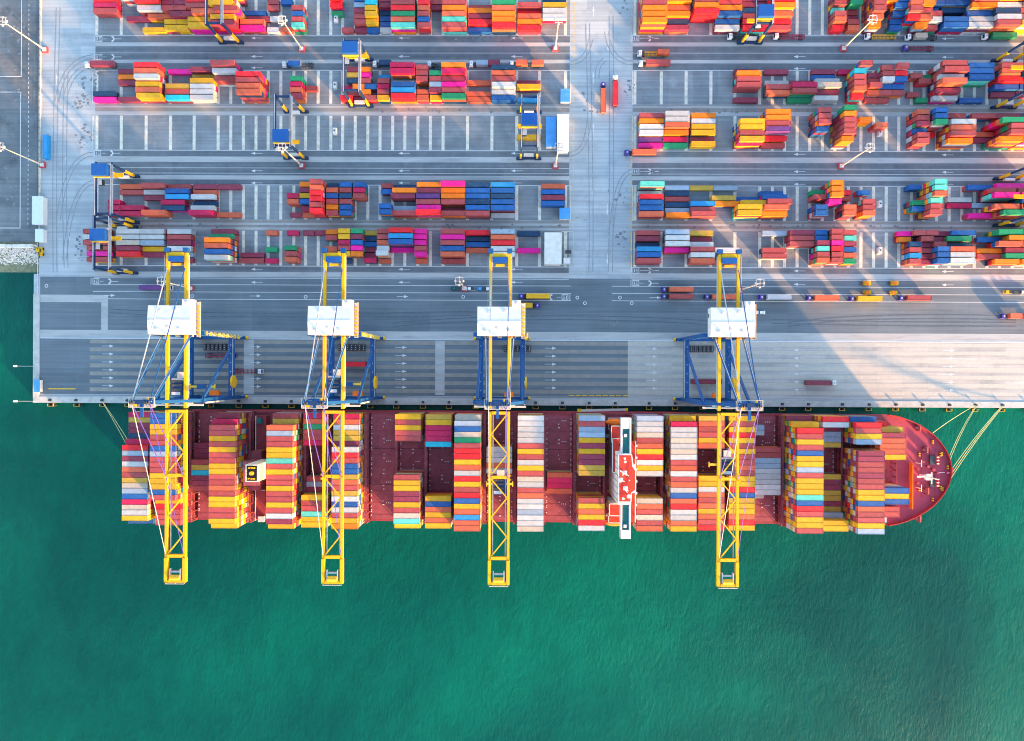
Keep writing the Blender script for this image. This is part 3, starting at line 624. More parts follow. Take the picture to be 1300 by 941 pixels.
# lower decks aft of the block
for i, (u0, u1, v0, v1, z) in enumerate(((777.5, 786, 557, 600, 34), (776, 788, 541, 562, 30), (774, 787, 640, 655, 33), (773, 788, 655, 664, 24), (772, 789, 531, 545, 20))):
    dk = MB(); x_0, x_1 = XB(u0, z), XB(u1, z); q0, q1 = YB(v1, z), YB(v0, z)
    dk.box(x_0, x_1, q0, q1, z-1.2, z-.9, RROOF); dk.box(x_0+1.2, x_1, q0+.6, q1-.6, DZ, z-1.2, WHITE)
    dk.rail([(x_0, q0), (x_0, q1), (x_1, q1)], z-.9, WHITE, 1.1, .26); dk.rail([(x_0, q0), (x_1, q0)], z-.9, WHITE, 1.1, .26); dk.build('lower_deck', ship)
for v, z in ((536, 22), (664, 22)):
    lb = MB(); c_ = P(780, v, z); n = 10
    for j in range(n):
        a0 = -4.2+8.4*j/n; a1 = -4.2+8.4*(j+1)/n; w_ = lambda a: 1.5*math.sqrt(max(.04, 1-(a/4.4)**2))
        lb.hexa([(c_.x+a0, c_.y-w_(a0)*.5, z-1.4), (c_.x+a1, c_.y-w_(a1)*.5, z-1.4), (c_.x+a1, c_.y+w_(a1)*.5, z-1.4), (c_.x+a0, c_.y+w_(a0)*.5, z-1.4), (c_.x+a0, c_.y-w_(a0), z), (c_.x+a1, c_.y-w_(a1), z), (c_.x+a1, c_.y+w_(a1), z), (c_.x+a0, c_.y+w_(a0), z)], ORG)
        lb.hexa([(c_.x+a0, c_.y-w_(a0), z), (c_.x+a1, c_.y-w_(a1), z), (c_.x+a1, c_.y+w_(a1), z), (c_.x+a0, c_.y+w_(a0), z), (c_.x+a0, c_.y-w_(a0)*.4, z+1), (c_.x+a1, c_.y-w_(a1)*.4, z+1), (c_.x+a1, c_.y+w_(a1)*.4, z+1), (c_.x+a0, c_.y+w_(a0)*.4, z+1)], ORG)
    lb.build('lifeboat', ship)
rd = MB()
for (u, v, r) in ((793, 582, .55), (793.5, 586.3, .6), (798, 630, .9), (791, 633, .6), (788, 598, .35), (799, 610, .3)):
    p = P(u, v, zt+1.6); rd.cyl((p.x, p.y, zt+.1), (p.x, p.y, zt+1.2), r*.4, r*.4, WHITE, 8); rd.cyl((p.x, p.y, zt+1.2), (p.x, p.y, zt+1.9), r*.8, r, WHITE, 12); rd.cyl((p.x, p.y, zt+1.9), (p.x, p.y, zt+2.5), r, r*.4, WHITE, 12)
for (u, v) in ((793, 600), (788, 609), (794, 620)):
    p = P(u, v, zt+3); rd.cyl((p.x, p.y, zt), (p.x, p.y, zt+6), .5, .25, WHITE, 8)
    for j in range(5):
        a = random.random()*6; l_ = random.uniform(1, 2.2); rd.beam((p.x, p.y, zt+2+j*.8), (p.x+math.cos(a)*l_, p.y+math.sin(a)*l_, zt+2+j*.8), .3, .3, WHITE)
    rd.box(p.x-1, p.x+1, p.y-.8, p.y+.8, zt+3, zt+3.2, WHITE)
rd.build('radar_masts', ship)
# engine casing and funnel
fn = MB(); a, b = XB(321, 20), XB(337, 20)
fn.box(a+.5, b-1, P(325, 660, 17).y, P(325, 528, 17).y, DZ, 17, LASH)
fn.box(a+.8, b-.5, P(325, 622, 22).y, P(325, 572, 22).y, 17, 24, HATCH)
fn.box(P(312, 600, 33).x-.5, P(327.5, 600, 33).x+1.5, P(320, 616, 33).y, P(320, 586, 33).y, 24, 34.5, HATCH)
fn.rail([(a+.5, P(325, 660, 17).y), (a+.5, P(325, 622, 17).y), (b-1, P(325, 622, 17).y)], 17, WHITE, 1, .25); fn.rail([(a+.5, P(325, 528, 17).y), (a+.5, P(325, 574, 17).y), (b-1, P(325, 574, 17).y)], 17, WHITE, 1, .25)
fn.box(a+1.6, a+3.6, P(325, 535, 17).y-1, P(325, 535, 17).y+1.6, 17, 19, WGREEN); fn.box(a+2, a+5, P(325, 662, 17).y, P(325, 655, 17).y, 17, 18.5, GREYS)
fn.build('engine_casing', ship)
fu = MB(); f0, f1 = P(311.5, 600, 44).x, P(327.5, 600, 44).x; g0, g1 = P(320, 612, 44).y, P(320, 590, 44).y
fu.box(f0, f1, g0, g1, 24, 43.2, CREAM); fu.box(f0+.5, f1-.5, g0+.5, g1-.5, 43.2, 43.4, BLACK)
for s in ((f0, f0+.45), (f1-.45, f1)): fu.box(s[0], s[1], g0, g1, 43.2, 44, CREAM)
for s in ((g0, g0+.45), (g1-.45, g1)): fu.box(f0+.45, f1-.45, s[0], s[1], 43.2, 44, CREAM)
fx, fy = (f0+f1)/2, (g0+g1)/2
fu.cyl((fx, fy, 43.3), (fx, fy, 45), .95, .85, CHY, 14)
for dx, dy in ((-1.2, 2.4), (0, 2.5), (1.2, 2.4), (-1.3, -2.4), (0, -2.5), (1.1, -2.5)): fu.cyl((fx+dx, fy+dy, 43.3), (fx+dx, fy+dy, 44.6), .35, .35, CRY, 8)
fu.build('funnel', ship)
# foredeck gear and deck clutter between the bays
pv = MB()
for y in (YC-26.2, YC+26.2):
    for x0_, x1_ in zip(bayx, bayx[1:]): pv.box(x0_-1, x1_-1.2, y-.14, y+.14, DZ+.02, DZ+.32, LASH)
for bi in (3, 14):
    for j in range(16):
        x = bayx[bi]+13.9+random.random()*2.2; y = YC-24+j*3; 
        if abs(y-YC) > 9: pv.box(x, x+random.uniform(.5, 1.5), y, y+random.uniform(.5, 1.8), DZ+.02, DZ+random.uniform(.5, 1.6), random.choice([LASH, GREYS, HATCH, CHY]))
pv.build('deck_piping', ship)
fd = MB(); z = 14.2
def pb(u, v, zz=z): return P(u, v, zz)
br_ = MB(); a, b = pb(1154, 587), pb(1155.5, 645); br_.box(a.x, a.x+.4, b.y, a.y, z, z+3, ORG); br_.build('breakwater', ship)
p = pb(1168, 603); fm = MB(); fm.cyl((p.x, p.y, z), (p.x, p.y, z+13), .5, .3, WHITE, 10)
fm.box(p.x-1.4, p.x+1.6, p.y-1.4, p.y+1.4, z+6, z+6.2, WHITE); fm.rail([(p.x-1.4, p.y-1.4), (p.x+1.6, p.y-1.4), (p.x+1.6, p.y+1.4), (p.x-1.4, p.y+1.4), (p.x-1.4, p.y-1.4)], z+6.2, WHITE, 1, .2)
fm.beam((p.x-.3, p.y-2.8, z+10), (p.x-.3, p.y+2.8, z+10), .4, .3, WHITE); fm.box(p.x-5, p.x-1.4, p.y-.4, p.y+.4, z+6, z+6.2, WHITE)
for yy in (-6, 6): fm.beam((p.x-2.2, p.y+yy, z+.1), (p.x-2.2, p.y+yy, z+5), .35, .35, WHITE); fm.beam((p.x-2.2, p.y+yy-1.5, z+5), (p.x-2.2, p.y+yy+2, z+5), .3, .3, WHITE)
fm.build('foremast', ship)
for (u, v) in ((1185, 584), (1185, 612)):
    w_ = MB(); p = pb(u, v); w_.box(p.x-2.3, p.x+.2, p.y-2.2, p.y+2.2, z, z+1.3, DARKM); w_.cyl((p.x+.8, p.y-2, z+1.1), (p.x+.8, p.y+2, z+1.1), .9, .9, HULL, 12)
    for yy in (-1.6, 0, 1.6): w_.box(p.x+.4, p.x+1.6, p.y+yy-.25, p.y+yy+.25, z+1.8, z+2.2, CREAM)
    w_.build('windlass', ship)
for (u, v) in ((1174, 571), (1175, 623), (1165, 543), (1165, 658)):
    w_ = MB(); p = pb(u, v); w_.cyl((p.x, p.y-1.6, z+1), (p.x, p.y+1.6, z+1), 1.0, 1.0, LASH, 12); w_.box(p.x-1.8, p.x+1, p.y-.6, p.y+.6, z, z+1.6, HATCH); w_.build('mooring_winch', ship)
for (u, v) in ((1183, 561), (1193, 577), (1194.5, 576), (1202, 593), (1193, 619), (1195, 620.5), (1183, 634), (1166, 577), (1166, 621)):
    w_ = MB(); p = pb(u, v)
    for dy in (-.55, .55): w_.cyl((p.x, p.y+dy, z), (p.x, p.y+dy, z+1.2), .33, .38, CHY, 8)
    w_.box(p.x-.6, p.x+.6, p.y-1.1, p.y+1.1, z, z+.2, HULL); w_.build('mooring_bitt', ship)
vents = MB()
for (u, v, r) in ((1176, 592, .7), (1183, 596, .8), (1188, 600, .5), (1170, 586, .5), (1200, 600, .4), (1179, 607, .4), (1163, 595, .6), (1163, 613, .6)):
    p = pb(u, v); vents.cyl((p.x, p.y, z), (p.x, p.y, z+1.6), r*.7, r*.7, HULL, 10); vents.cyl((p.x, p.y, z+1.6), (p.x, p.y, z+2), r, r, FDECK, 10)
p = pb(1188, 600); vents.box(p.x, p.x+5, p.y-.12, p.y+.15, z, z+.15, WHITE); vents.box(p.x+5, p.x+7, p.y-.3, p.y+.25, z, z+.2, WHITE)
for u in (1170, 1180, 1187): 
    a = pb(u, 570); b = pb(u-1, 632); vents.box(a.x-.08, a.x+.08, b.y, a.y, z, z+.08, HULL)
vents.build('deck_vents', ship)
# gangway
gw = MB(); a = P(738, 523, 12); b = P(793, 521, 1.5); ys = YC+HB+.9
gw.beam((a.x, ys, 12), (b.x, ys, 2.2), 1.1, .2, PALER)
for s in (-.5, .5): gw.beam((a.x, ys+s, 13), (b.x, ys+s, 3.2), .1, .1, GREYS)
gw.box(a.x-2, a.x, ys-.8, ys+.8, 12, 12.2, CRY); gw.box(b.x, b.x+1.6, ys-.8, ys+.8, 1.9, 2.1, CRY); gw.build('gangway', ship)

# mooring lines
def line(a, b, label, sag=1.2):
    m = MB(); a = Vector(a); b = Vector(b); n = 8; pr = a
    for j in range(1, n+1):
        t = j/n; q = a.lerp(b, t); q.z -= sag*4*t*(1-t); m.cyl(pr, q, .14, .14, ROPE, 6); pr = q
    tag(m.build('mooring_line'), label, 'rope', 'mooring lines of the ship')
qb = lambda u: Vector((XU(u, 517), YQ+1.4, .9))
for u, e_, lb in ((1237, (1184, 550), 'yellow bow rope nearest the hull, running from quay to bow shoulder'), (1238, (1206, 578), 'upper of two close bow ropes meeting the bow below its shoulder'), (1239, (1206.5, 583), 'lower of two close bow ropes meeting the bow below its shoulder'),
                 (1271, (1207.5, 597), 'upper of three long bow ropes from the farthest quay bollard'), (1272, (1207.8, 602), 'middle of three long bow ropes from the farthest quay bollard'), (1273, (1207.6, 607), 'lower of three long bow ropes from the farthest quay bollard')):
    p = P(*e_, 15.2); line(qb(u), (p.x, p.y, 15.2), lb)
for e_, lb in (((181, 590), 'inner pale stern rope from the quay bollard left of the ship'), ((180, 604), 'outer pale stern rope from the quay bollard left of the ship')):
    p = P(*e_, 12.5); line(qb(130), (XS+.3, p.y, 12.5), lb)

# ------------------------------------------------------------------ quay furniture
YB0 = YQ+1.4
fen0 = None; bol0 = None
bpx = [64, 97, 130, 162, 196, 232, 268, 303, 337, 370, 404, 437, 470, 503, 537, 570, 604, 640, 680, 714, 748, 781, 824, 857, 892, 926, 960, 993, 1026, 1069, 1103, 1137, 1171, 1205, 1238, 1272, 1306]
for u in bpx:
    x = XU(u, 517)
    if bol0 is None:
        m = MB(); m.cyl((0, 0, .2), (0, 0, .8), .38, .3, DARKM, 12); m.cyl((0, 0, .8), (0, 0, 1.15), .55, .6, DARKM, 12); m.box(-.7, .7, -.6, .6, .2, .32, BLACK)
        bol0 = m.build('bollard', loc=(x, YB0, 0)); o = bol0
        m = MB(); m.box(-1.5, 1.5, -.5, 0, -3.4, .15, BLACK); f0_ = empty('quay_fender', (x, YQ, 0))
        m.build('backing', f0_); m = MB()
        for s in (-.8, .8): m.cyl((s, -.5, -1.4), (s, -1.5, -1.4), .55, .45, BLACK, 12)
        m.build('rubber_cone', f0_); m = MB(); m.box(-1.4, 1.4, -1.85, -1.55, -3.2, .05, DARKM); m.build('fender_panel', f0_)
        m = MB(); m.rail([(-1.4, -.52), (-1.4, -1.8), (1.4, -1.8), (1.4, -.52)], -.6, CRY, .7, .16); m.build('guard_frame', f0_); fen0 = f0_; q = f0_
    else:
        o = bol0.copy(); COL.objects.link(o); o.location = (x, YB0, 0); q = copy_tree(fen0); q.location = (x, YQ, 0)
    tag(o, 'dark mooring bollard on the pale coping at the quay edge', 'bollard', 'bollards along the quay edge')
    tag(q, 'black rubber fender with yellow frame hanging on the quay face', 'fender', 'fenders along the quay face')
for i, v in enumerate((465, 509.5)):
    e_ = P(41, v); m = MB(); m.box(-10.5, 1, -.12, .12, .35, .6, GREYS); m.box(-10, -8.4, -.5, .5, .5, 1.3, WHITE); m.beam((-9.2, 0, 1.3), (-9.2, 0, 2.5), .2, .2, WHITE)
    tag(m.build('navigation_light', loc=(e_.x+1, e_.y, 0)), ('upper' if i == 0 else 'lower')+' white navigation lamp on an arm over the water at the west quay edge', 'lamp')
XE0 = XU(46.5, 430)
def block(name, label, cat, u0, v0, u1, v1, z0, z1, mt, extra=None):
    a = P(u0, v1, z1); b = P(u1, v0, z1); m = MB(); cx, cy = (a.x+b.x)/2, (a.y+b.y)/2; hx, hy = (b.x-a.x)/2, (b.y-a.y)/2
    root = empty(name, (cx, cy, 0)); m.box(-hx+.25, hx-.25, -hy+.25, hy-.25, z0, z1-.35, WHITE if mt is not WHITE else PALER); m.build('wall', root)
    r = MB(); rh = .25
    r.hexa([(-hx, -hy, z1-.35), (hx, -hy, z1-.35), (hx, hy, z1-.35), (-hx, hy, z1-.35), (-hx+.1, -hy+.1, z1), (hx-.1, -hy+.1, z1), (hx-.1, hy-.1, z1), (-hx+.1, hy-.1, z1)], mt)
    n = max(2, int(2*hy/1.2))
    for j in range(n): r.box(-hx+.15, hx-.15, -hy+.3+j*(2*hy-.6)/n-.04, -hy+.3+j*(2*hy-.6)/n+.04, z1, z1+.05, mt)
    r.build('roof', root)
    d = MB(); d.box(-.5, .5, hy-.26, hy-.2, .05, 2.1, DARKM); d.build('door', root)
    w2 = MB(); w2.box(-hx+.2, -hx+.26, -hy*.5, hy*.3, 1.1, 2.1, GLASS); w2.build('window', root)
    tag(root, label, cat); return root
block('long_shed', 'long narrow shed with pale blue-white roof beside the boundary fence', 'shed', 40.2, 249, 54.2, 285, 0, 4, mat('pale_blue_roof', (.60, .68, .85), .5, .05))
block('gate_hut', 'smaller pale-roofed hut below the long shed at the boundary fence', 'hut', 44.2, 290.5, 54.6, 307.2, 0, 3.5, mat('pale_blue_roof', (.6, .68, .85)))
block('blue_roofed_cabin', 'small square cabin with bright blue roof beside the upper left block', 'cabin', 711.5, 112.7, 724, 129.5, 0, 3.5, BROOF)
block('blue_roofed_shed', 'long shed with bright blue roof beside the white-roofed building', 'shed', 693, 148, 706.6, 186.5, 0, 4, BROOF)
block('white_roofed_building', 'large flat white-roofed building adjoining the long blue-roofed shed', 'building', 707, 144.5, 722.6, 192, 0, 6, WROOF)
block('blue_roofed_kiosk', 'square kiosk with light blue roof at the corner by red and blue containers', 'kiosk', 710, 263.6, 724.3, 278, 0, 3.5, BROOF)
block('workshop_building', 'pale long-roofed workshop at the end of the lowest left stacks', 'building', 691, 295, 713, 335.6, 0, 7, WROOF)
block('quay_cabin', 'light blue cabin standing on the western quay edge', 'cabin', 42.4, 482, 50.2, 498, .3, 3, BROOF)
p = P(720, 327); m = MB(); m.rail([(-3, -4), (3, -4), (3, 13), (-3, 13), (-3, -4)], 0, GREYS, 2, .2); m.box(-2, 1.5, -3.5, -.5, 0, 2.2, WHITE); m.box(-1, 2, 2, 3.5, 0, 1.5, DARKM)
tag(m.build('fenced_store', loc=(p.x, p.y, 0)), 'railed equipment pen beside the pale workshop', 'pen')
# upright blue container on the west side
p = P(57.2, 186, 2.6); o = container('S', 12.19, (p.x, p.y, .05), 'sky blue container standing alone beside the boundary fence, above the long shed', rz=math.pi/2)

# ---- light masts
mast0 = None
def mast(u, v, label):
    global mast0
    p = P(u, v)
    if mast0 is None:
        r_ = empty('light_mast', (p.x, p.y, 0)); m = MB()
        m.box(-1.5, 1.5, -1.5, 1.5, 0, .9, mat('mast_base_red', (.42, .06, .08), .7)); m.box(-.9, .9, -.9, .9, .9, 1.5, WHITE); m.build('base', r_)
        m = MB(); m.cyl((0, 0, 1.5), (0, 0, 30), .42, .2, CREAM, 10); m.build('pole', r_)
        m = MB(); m.rail([(-1.7, -1.7), (1.7, -1.7), (1.7, 1.7), (-1.7, 1.7), (-1.7, -1.7)], 29.2, GREYS, 1.0, .14)
        m.beam((-1.7, 0, 29.6), (1.7, 0, 29.6), .2, .2, PALER); m.beam((0, -1.7, 29.6), (0, 1.7, 29.6), .2, .2, PALER); m.build('head_frame', r_)
        for a_ in range(4):
            m = MB(); x, y = ((-1.9, 0), (1.9, 0), (0, -1.9), (0, 1.9))[a_]; m.box(x-.4, x+.4, y-.4, y+.4, 29.2, 29.7, WHITE); m.build('floodlight', r_)
        mast0 = r_
    else: r_ = copy_tree(mast0); r_.location = (p.x, p.y, 0)
    tag(r_, label, 'light mast', 'high-mast floodlights of the terminal')
for u, v, lb in ((58, 64, 'at the boundary fence, upper left corner'), (383.5, 63, 'in the top left road between the uppermost blocks'), (705, 62, 'at the right end of the top left road'), (1070, 62.5, 'in the top right road among the uppermost blocks'),
                 (55, 210, 'at the boundary fence below the lone sky blue container'), (383.5, 211, 'beside the yard crane in the middle left road'), (705, 211, 'below the white-roofed building'), (1067, 211.5, 'in the middle right road above orange stacks'),
                 (243, 366.5, 'beside the leftmost quay crane on the quay road'), (589.5, 366.5, 'on the quay road left of the third quay crane'), (939, 369, 'on the quay road beside the rightmost quay crane')):
    mast(u, v, 'tall pale floodlight mast '+lb)

# ---- electrical cabinets
cab0 = None
for u, v, lb in ((426.5, 110, 'left block of the second row of stacks'), (426, 168, 'empty left block beneath the second row'), (427.5, 26, 'uppermost left block'), (1115, 170, 'right block, third row of stacks'), (1115, 260, 'right block, fourth row of stacks'), (1115, 319, 'right block, lowest row of stacks')):
    p = P(u, v)
    if cab0 is None:
        m = MB(); m.box(-.9, .9, -1.6, 1.6, 0, 2.2, WHITE); m.box(-.35, .35, -.2, .5, 2.2, 2.5, DARKM); m.box(-1, 1, -1.7, 1.7, 0, .15, GREYS); cab0 = m.build('electrical_cabinet', loc=(p.x, p.y, 0)); o = cab0
    else: o = cab0.copy(); COL.objects.link(o); o.location = (p.x, p.y, 0)
    tag(o, 'small white electrical cabinet on the '+lb, 'cabinet', 'electrical cabinets in the yard')

# ------------------------------------------------------------------ trucks
def make_truck(cabm, chm):
    r_ = empty('terminal_truck', (0, 0, 0))
    c_ = MB(); c_.box(-9.9, -7.75, -1.2, 1.2, .7, 1.5, cabm); c_.hexa([(-9.9, -1.2, 1.5), (-7.75, -1.2, 1.5), (-7.75, 1.2, 1.5), (-9.9, 1.2, 1.5), (-9.4, -1.1, 3.0), (-7.8, -1.1, 3.0), (-7.8, 1.1, 3.0), (-9.4, 1.1, 3.0)], cabm)
    c_.box(-8.9, -8.2, -.4, .4, 3.0, 3.2, GREYS); c_ = c_.build('cab', r_)
    g_ = MB(); g_.hexa([(-9.87, -1.0, 1.75), (-9.83, -1.0, 1.75), (-9.83, 1.0, 1.75), (-9.87, 1.0, 1.75), (-9.52, -.95, 2.8), (-9.48, -.95, 2.8), (-9.48, .95, 2.8), (-9.52, .95, 2.8)], GLASS); g_.build('windscreen', c_)
    t_ = MB(); t_.box(-9.7, -5.2, -.55, .55, .55, .95, DARKM); t_.box(-7.6, -6.6, -1.1, 1.1, .8, 1.5, DARKM); t_.build('tractor_frame', r_)
    s_ = MB()
    for y in (-.55, .55): s_.box(-6.1, 6.1, y-.14, y+.14, 1.05, 1.4, chm)
    for i in range(7): s_.box(-6+i*2-.15, -6+i*2+.15, -1.15, 1.15, 1.15, 1.38, chm)
    for y in (-1.16, 1.16): s_.box(-6.1, 6.1, y-.06, y+.06, 1.15, 1.4, chm)
    s_.build('chassis', r_)
    for x in (-9.1, -6.6, 3.6, 4.9):
        m = MB()
        for y in (-1.0, 1.0): m.cyl((x, y-.18, .5), (x, y+.18, .5), .5, .5, BLACK, 12)
        m.build('wheel', r_)
    return r_
PROTO = {}
def truck(u, v, d, cabk, chk, loads, label):
    """u,v: middle of the trailer; d: heading of the cab (-1 left, 1 right, 'up')"""
    key = (cabk, chk); p = P(u, v)
    if key not in PROTO: PROTO[key] = r_ = make_truck({'w': CABW, 'p': PURP}[cabk], {'r': CHR, 'y': CHY, 'd': DARKM}[chk])
    else: r_ = copy_tree(PROTO[key])
    a = {-1: 0, 1: math.pi, 'up': -math.pi/2}[d]
    r_.location = (p.x, p.y, Z4); r_.rotation_euler = (0, 0, a)
    tag(r_, label, 'truck', 'terminal trucks')
    for (k, L, off) in loads:
        q = Vector((math.cos(a)*off, math.sin(a)*off))
        container(k, L, (p.x+q.x, p.y+q.y, 1.45+Z4), f"{CC[k][0]} container, load of the {label}", 'containers on trucks', a)
F4, T2 = 12.19, 6.06
TR = [
 (135, 84.4, -1, 'w', 'd', [('M', F4, 0)], 'truck leftmost in the second lane of stacks'),
 (384, 84.3, -1, 'w', 'd', [('B', T2, -3)], 'truck right of the red stack, second lane'),
 (498, 83.5, -1, 'w', 'd', [('N', T2, -3)], 'truck right of the navy-legged yard crane'),
 (567, 84, -1, 'w', 'd', [], 'unloaded truck beside orange stack, second lane'),
 (620, 83.5, -1, 'w', 'd', [('L', T2, -3.1), ('M', T2, 3.1)], 'truck in the queue left of the red pair'),
 (671, 83.5, -1, 'w', 'd', [('K', T2, -3.4), ('K', T2, 4.6)], 'truck ending the left lane queue'),
 (833, 70, -1, 'w', 'y', [('K', T2, 3.1)], 'ochre truck entering the right road, upper one'),
 (834, 83, -1, 'w', 'd', [('P', F4, 0)], 'truck just below the ochre one, right road'),
 (947, 48.6, -1, 'w', 'd', [], 'truck partly under the top right yard crane'),
 (1005, 48.5, -1, 'w', 'r', [], 'empty crimson truck right of the top yard crane'),
 (1120.5, 48.5, -1, 'w', 'y', [], 'empty ochre truck in the top right lane'),
 (1172, 49.5, -1, 'w', 'd', [('D', T2, -3)], 'truck in the top right lane behind the ochre one'),
 (1269, 49, -1, 'w', 'd', [('G', F4, 0)], 'truck at the far right of the top lane'),
 (1168, 63, -1, 'p', 'r', [], 'empty indigo-cabbed truck in the top right road'),
 (765, 131, 'up', 'p', 'd', [('K', F4, 0)], 'left of two trucks driving up the central road'),
 (780.3, 122, 'up', 'w', 'd', [('R', F4, 0)], 'right of two trucks driving up the central road'),
 (816.5, 195.5, -1, 'p', 'd', [('K', F4, 0)], 'truck below the magenta stack at the central road'),
 (197, 366, 1, 'w', 'd', [('V', F4, 0)], 'truck behind the leftmost quay crane'),
 (683, 376.8, -1, 'p', 'd', [('Y', F4, 0)], 'truck on the quay road right of the third crane'),
 (661, 388.5, 1, 'p', 'd', [('Y', F4, 0)], 'truck beside the white house of the third crane'),
 (863, 368.4, -1, 'p', 'd', [('K', F4, 0)], 'upper of the two trucks side by side'),
 (863, 377.3, -1, 'p', 'd', [('P', F4, 0)], 'lower of the two trucks side by side'),
 (917, 377.6, -1, 'p', 'd', [('K', F4, 0)], 'truck under the rightmost quay crane girders'),
 (986, 378, -1, 'p', 'd', [('L', F4, 0)], 'truck just right of the rightmost crane'),
 (1046, 379, -1, 'p', 'd', [('K', F4, 0)], 'truck second right of the rightmost crane'),
 (1100, 380, -1, 'p', 'd', [('Y', F4, 0)], 'truck below the left pair of yellow forklifts'),
 (1162, 379.2, -1, 'p', 'd', [('P', F4, 0)], 'truck below the right pair of yellow forklifts'),
 (1291, 402, -1, 'p', 'r', [('K', T2, -3)], 'truck cut by the right edge on the apron'),
 (1035, 486, 1, 'w', 'd', [('M', F4, 0)], 'truck on the open quay right of all cranes'),
 (891, 484.5, 1, 'p', 'd', [('M', F4, 0)], 'truck between the legs of the rightmost crane'),
 (277, 451.5, 1, 'p', 'r', [], 'empty crimson truck by the leftmost crane leg'),
 (311, 471.5, 1, 'w', 'r', [], 'empty crimson truck passing the leftmost crane'),
 (451, 462.5, 1, 'w', 'd', [('R', F4, 0)], 'truck between the legs of the second crane'),
]
for a in TR: truck(*a)
# forklifts
fk0 = None
for u, v, lb in ((1098.5, 360, 'upper left'), (1133.5, 360, 'upper right'), (1099, 372, 'lower left'), (1132, 372.3, 'lower right')):
    p = P(u, v)
    if fk0 is None:
        fk0 = r_ = empty('forklift', (p.x, p.y, Z4)); m = MB(); m.box(-1.6, 1.5, -1.1, 1.1, .4, 1.5, CRY); m.box(.6, 1.9, -1.0, 1.0, .5, 1.9, CRY); m.build('body', r_)
        m = MB(); m.box(-.9, .6, -.9, .9, 2.4, 2.5, ORG)
        for x in (-.85, .5):
            for y in (-.85, .8): m.box(x, x+.08, y, y+.08, 1.5, 2.4, DARKM)
        m.build('overhead_guard', r_); m = MB()
        for y in (-.5, .4): m.box(-1.85, -1.65, y, y+.14, .2, 3.2, DARKM)
        m.build('mast', r_); m = MB()
        for y in (-.55, .4): m.box(-3.2, -1.85, y, y+.2, .25, .35, DARKM)
        m.build('forks', r_)
        for x in (-1.1, 1.1):
            m = MB()
            for y in (-1.05, 1.05): m.cyl((x, y-.15, .45), (x, y+.15, .45), .45, .45, BLACK, 10)
            m.build('wheel', r_)
    else: r_ = copy_tree(fk0); r_.location = (p.x, p.y, Z4)
    tag(r_, f'{lb} of the four small yellow forklifts on the quay road', 'forklift', 'yellow forklifts on the quay road')
# reach stacker near the fence, cars
p = P(53, 320); m = MB(); r_ = empty('loader', (p.x, p.y, 0)); m.box(-1.2, 1.2, -2.2, 2.2, .6, 1.8, CRY); m.build('body', r_); m = MB(); m.box(-.8, .8, -.4, 1.4, 1.8, 3, GLASS); m.box(-.9, .9, -.5, 1.5, 3, 3.15, CRY); m.build('cab', r_)
m = MB()
for x in (-1.2, 1.2):
    for y in (-1.5, 1.5): m.cyl((x-.2, y, .6), (x+.2, y, .6), .6, .6, BLACK, 10)
m.build('wheel', r_); m = MB(); m.beam((0, 1.5, 3.2), (0, -3.4, 1.4), .4, .4, DARKM); m.build('arm', r_)
tag(r_, 'yellow wheeled loader parked by the fence near the rock bank', 'loader')
def car(u, v, body, label, pick=False):
    p = P(u, v); r_ = empty('pickup_truck' if pick else 'car', (p.x, p.y, Z4)); m = MB()
    m.frus(0, 0, .35, .95, 2.35, .92, 2.25, .86, body); 
    if pick: m.box(.5, 2.2, -.8, .8, .951, 1.0, DARKM)
    m.build('body', r_); m = MB(); cx = -.6 if pick else .1; m.frus(cx, 0, .95, 1.5, 1.2, .84, .85, .7, GLASS); m.box(cx-.8, cx+.8, -.66, .66, 1.5, 1.56, body); m.build('cabin', r_)
    for x in (-1.45, 1.45):
        m = MB()
        for y in (-.85, .85): m.cyl((x, y-.12, .35), (x, y+.12, .35), .35, .35, BLACK, 10)
        m.build('wheel', r_)
    tag(r_, label, 'pickup' if pick else 'car')
car(597.5, 366.8, CABW, 'white pickup beside the floodlight mast on the quay road', True)
car(611, 367, BROOF, 'blue pickup left of the third crane girders on the quay road', True)
car(619, 367, CABW, 'white car under the left girder of the third crane')
car(578, 366.8, WGREEN, 'dark teal pickup left of the mast on the quay road', True)
car(965, 397, CABW, 'white car beside the white machinery house of the rightmost crane')
car(1278, 371, CRY, 'yellow pickup near the right edge on the quay road', True)
car(1289, 371.3, DARKM, 'dark pickup near the right edge on the quay road', True)
car(1298, 371.3, CABW, 'white pickup at the right edge of the quay road', True)
# racks of lashing gear on the quay
for u, v, lb in ((276, 441, 'under the leftmost quay crane'), (447, 441.5, 'under the second quay crane'), (657, 443, 'under the third quay crane'), (888, 443.2, 'under the rightmost quay crane')):
    p = P(u, v); m = MB()
    for i in range(7): 
        m.box(-7+i*2.1, -5.6+i*2.1, -1.6, 1.6, 0.05, .9, DARKM)
        for s in (-1, 0, 1): m.box(-6.6+i*2.1, -6.2+i*2.1, s-.2, s+.2, .9, 1.3, GREYS)
    m.box(-7.2, 7.2, -1.7, -1.55, .4, .6, LASH); m.box(-7.2, 7.2, 1.55, 1.7, .4, .6, LASH)
    tag(m.build('lashing_bin_row', loc=(p.x, p.y, Z4)), 'row of dark lashing gear bins on the quay '+lb, 'bins', 'rows of lashing bins')

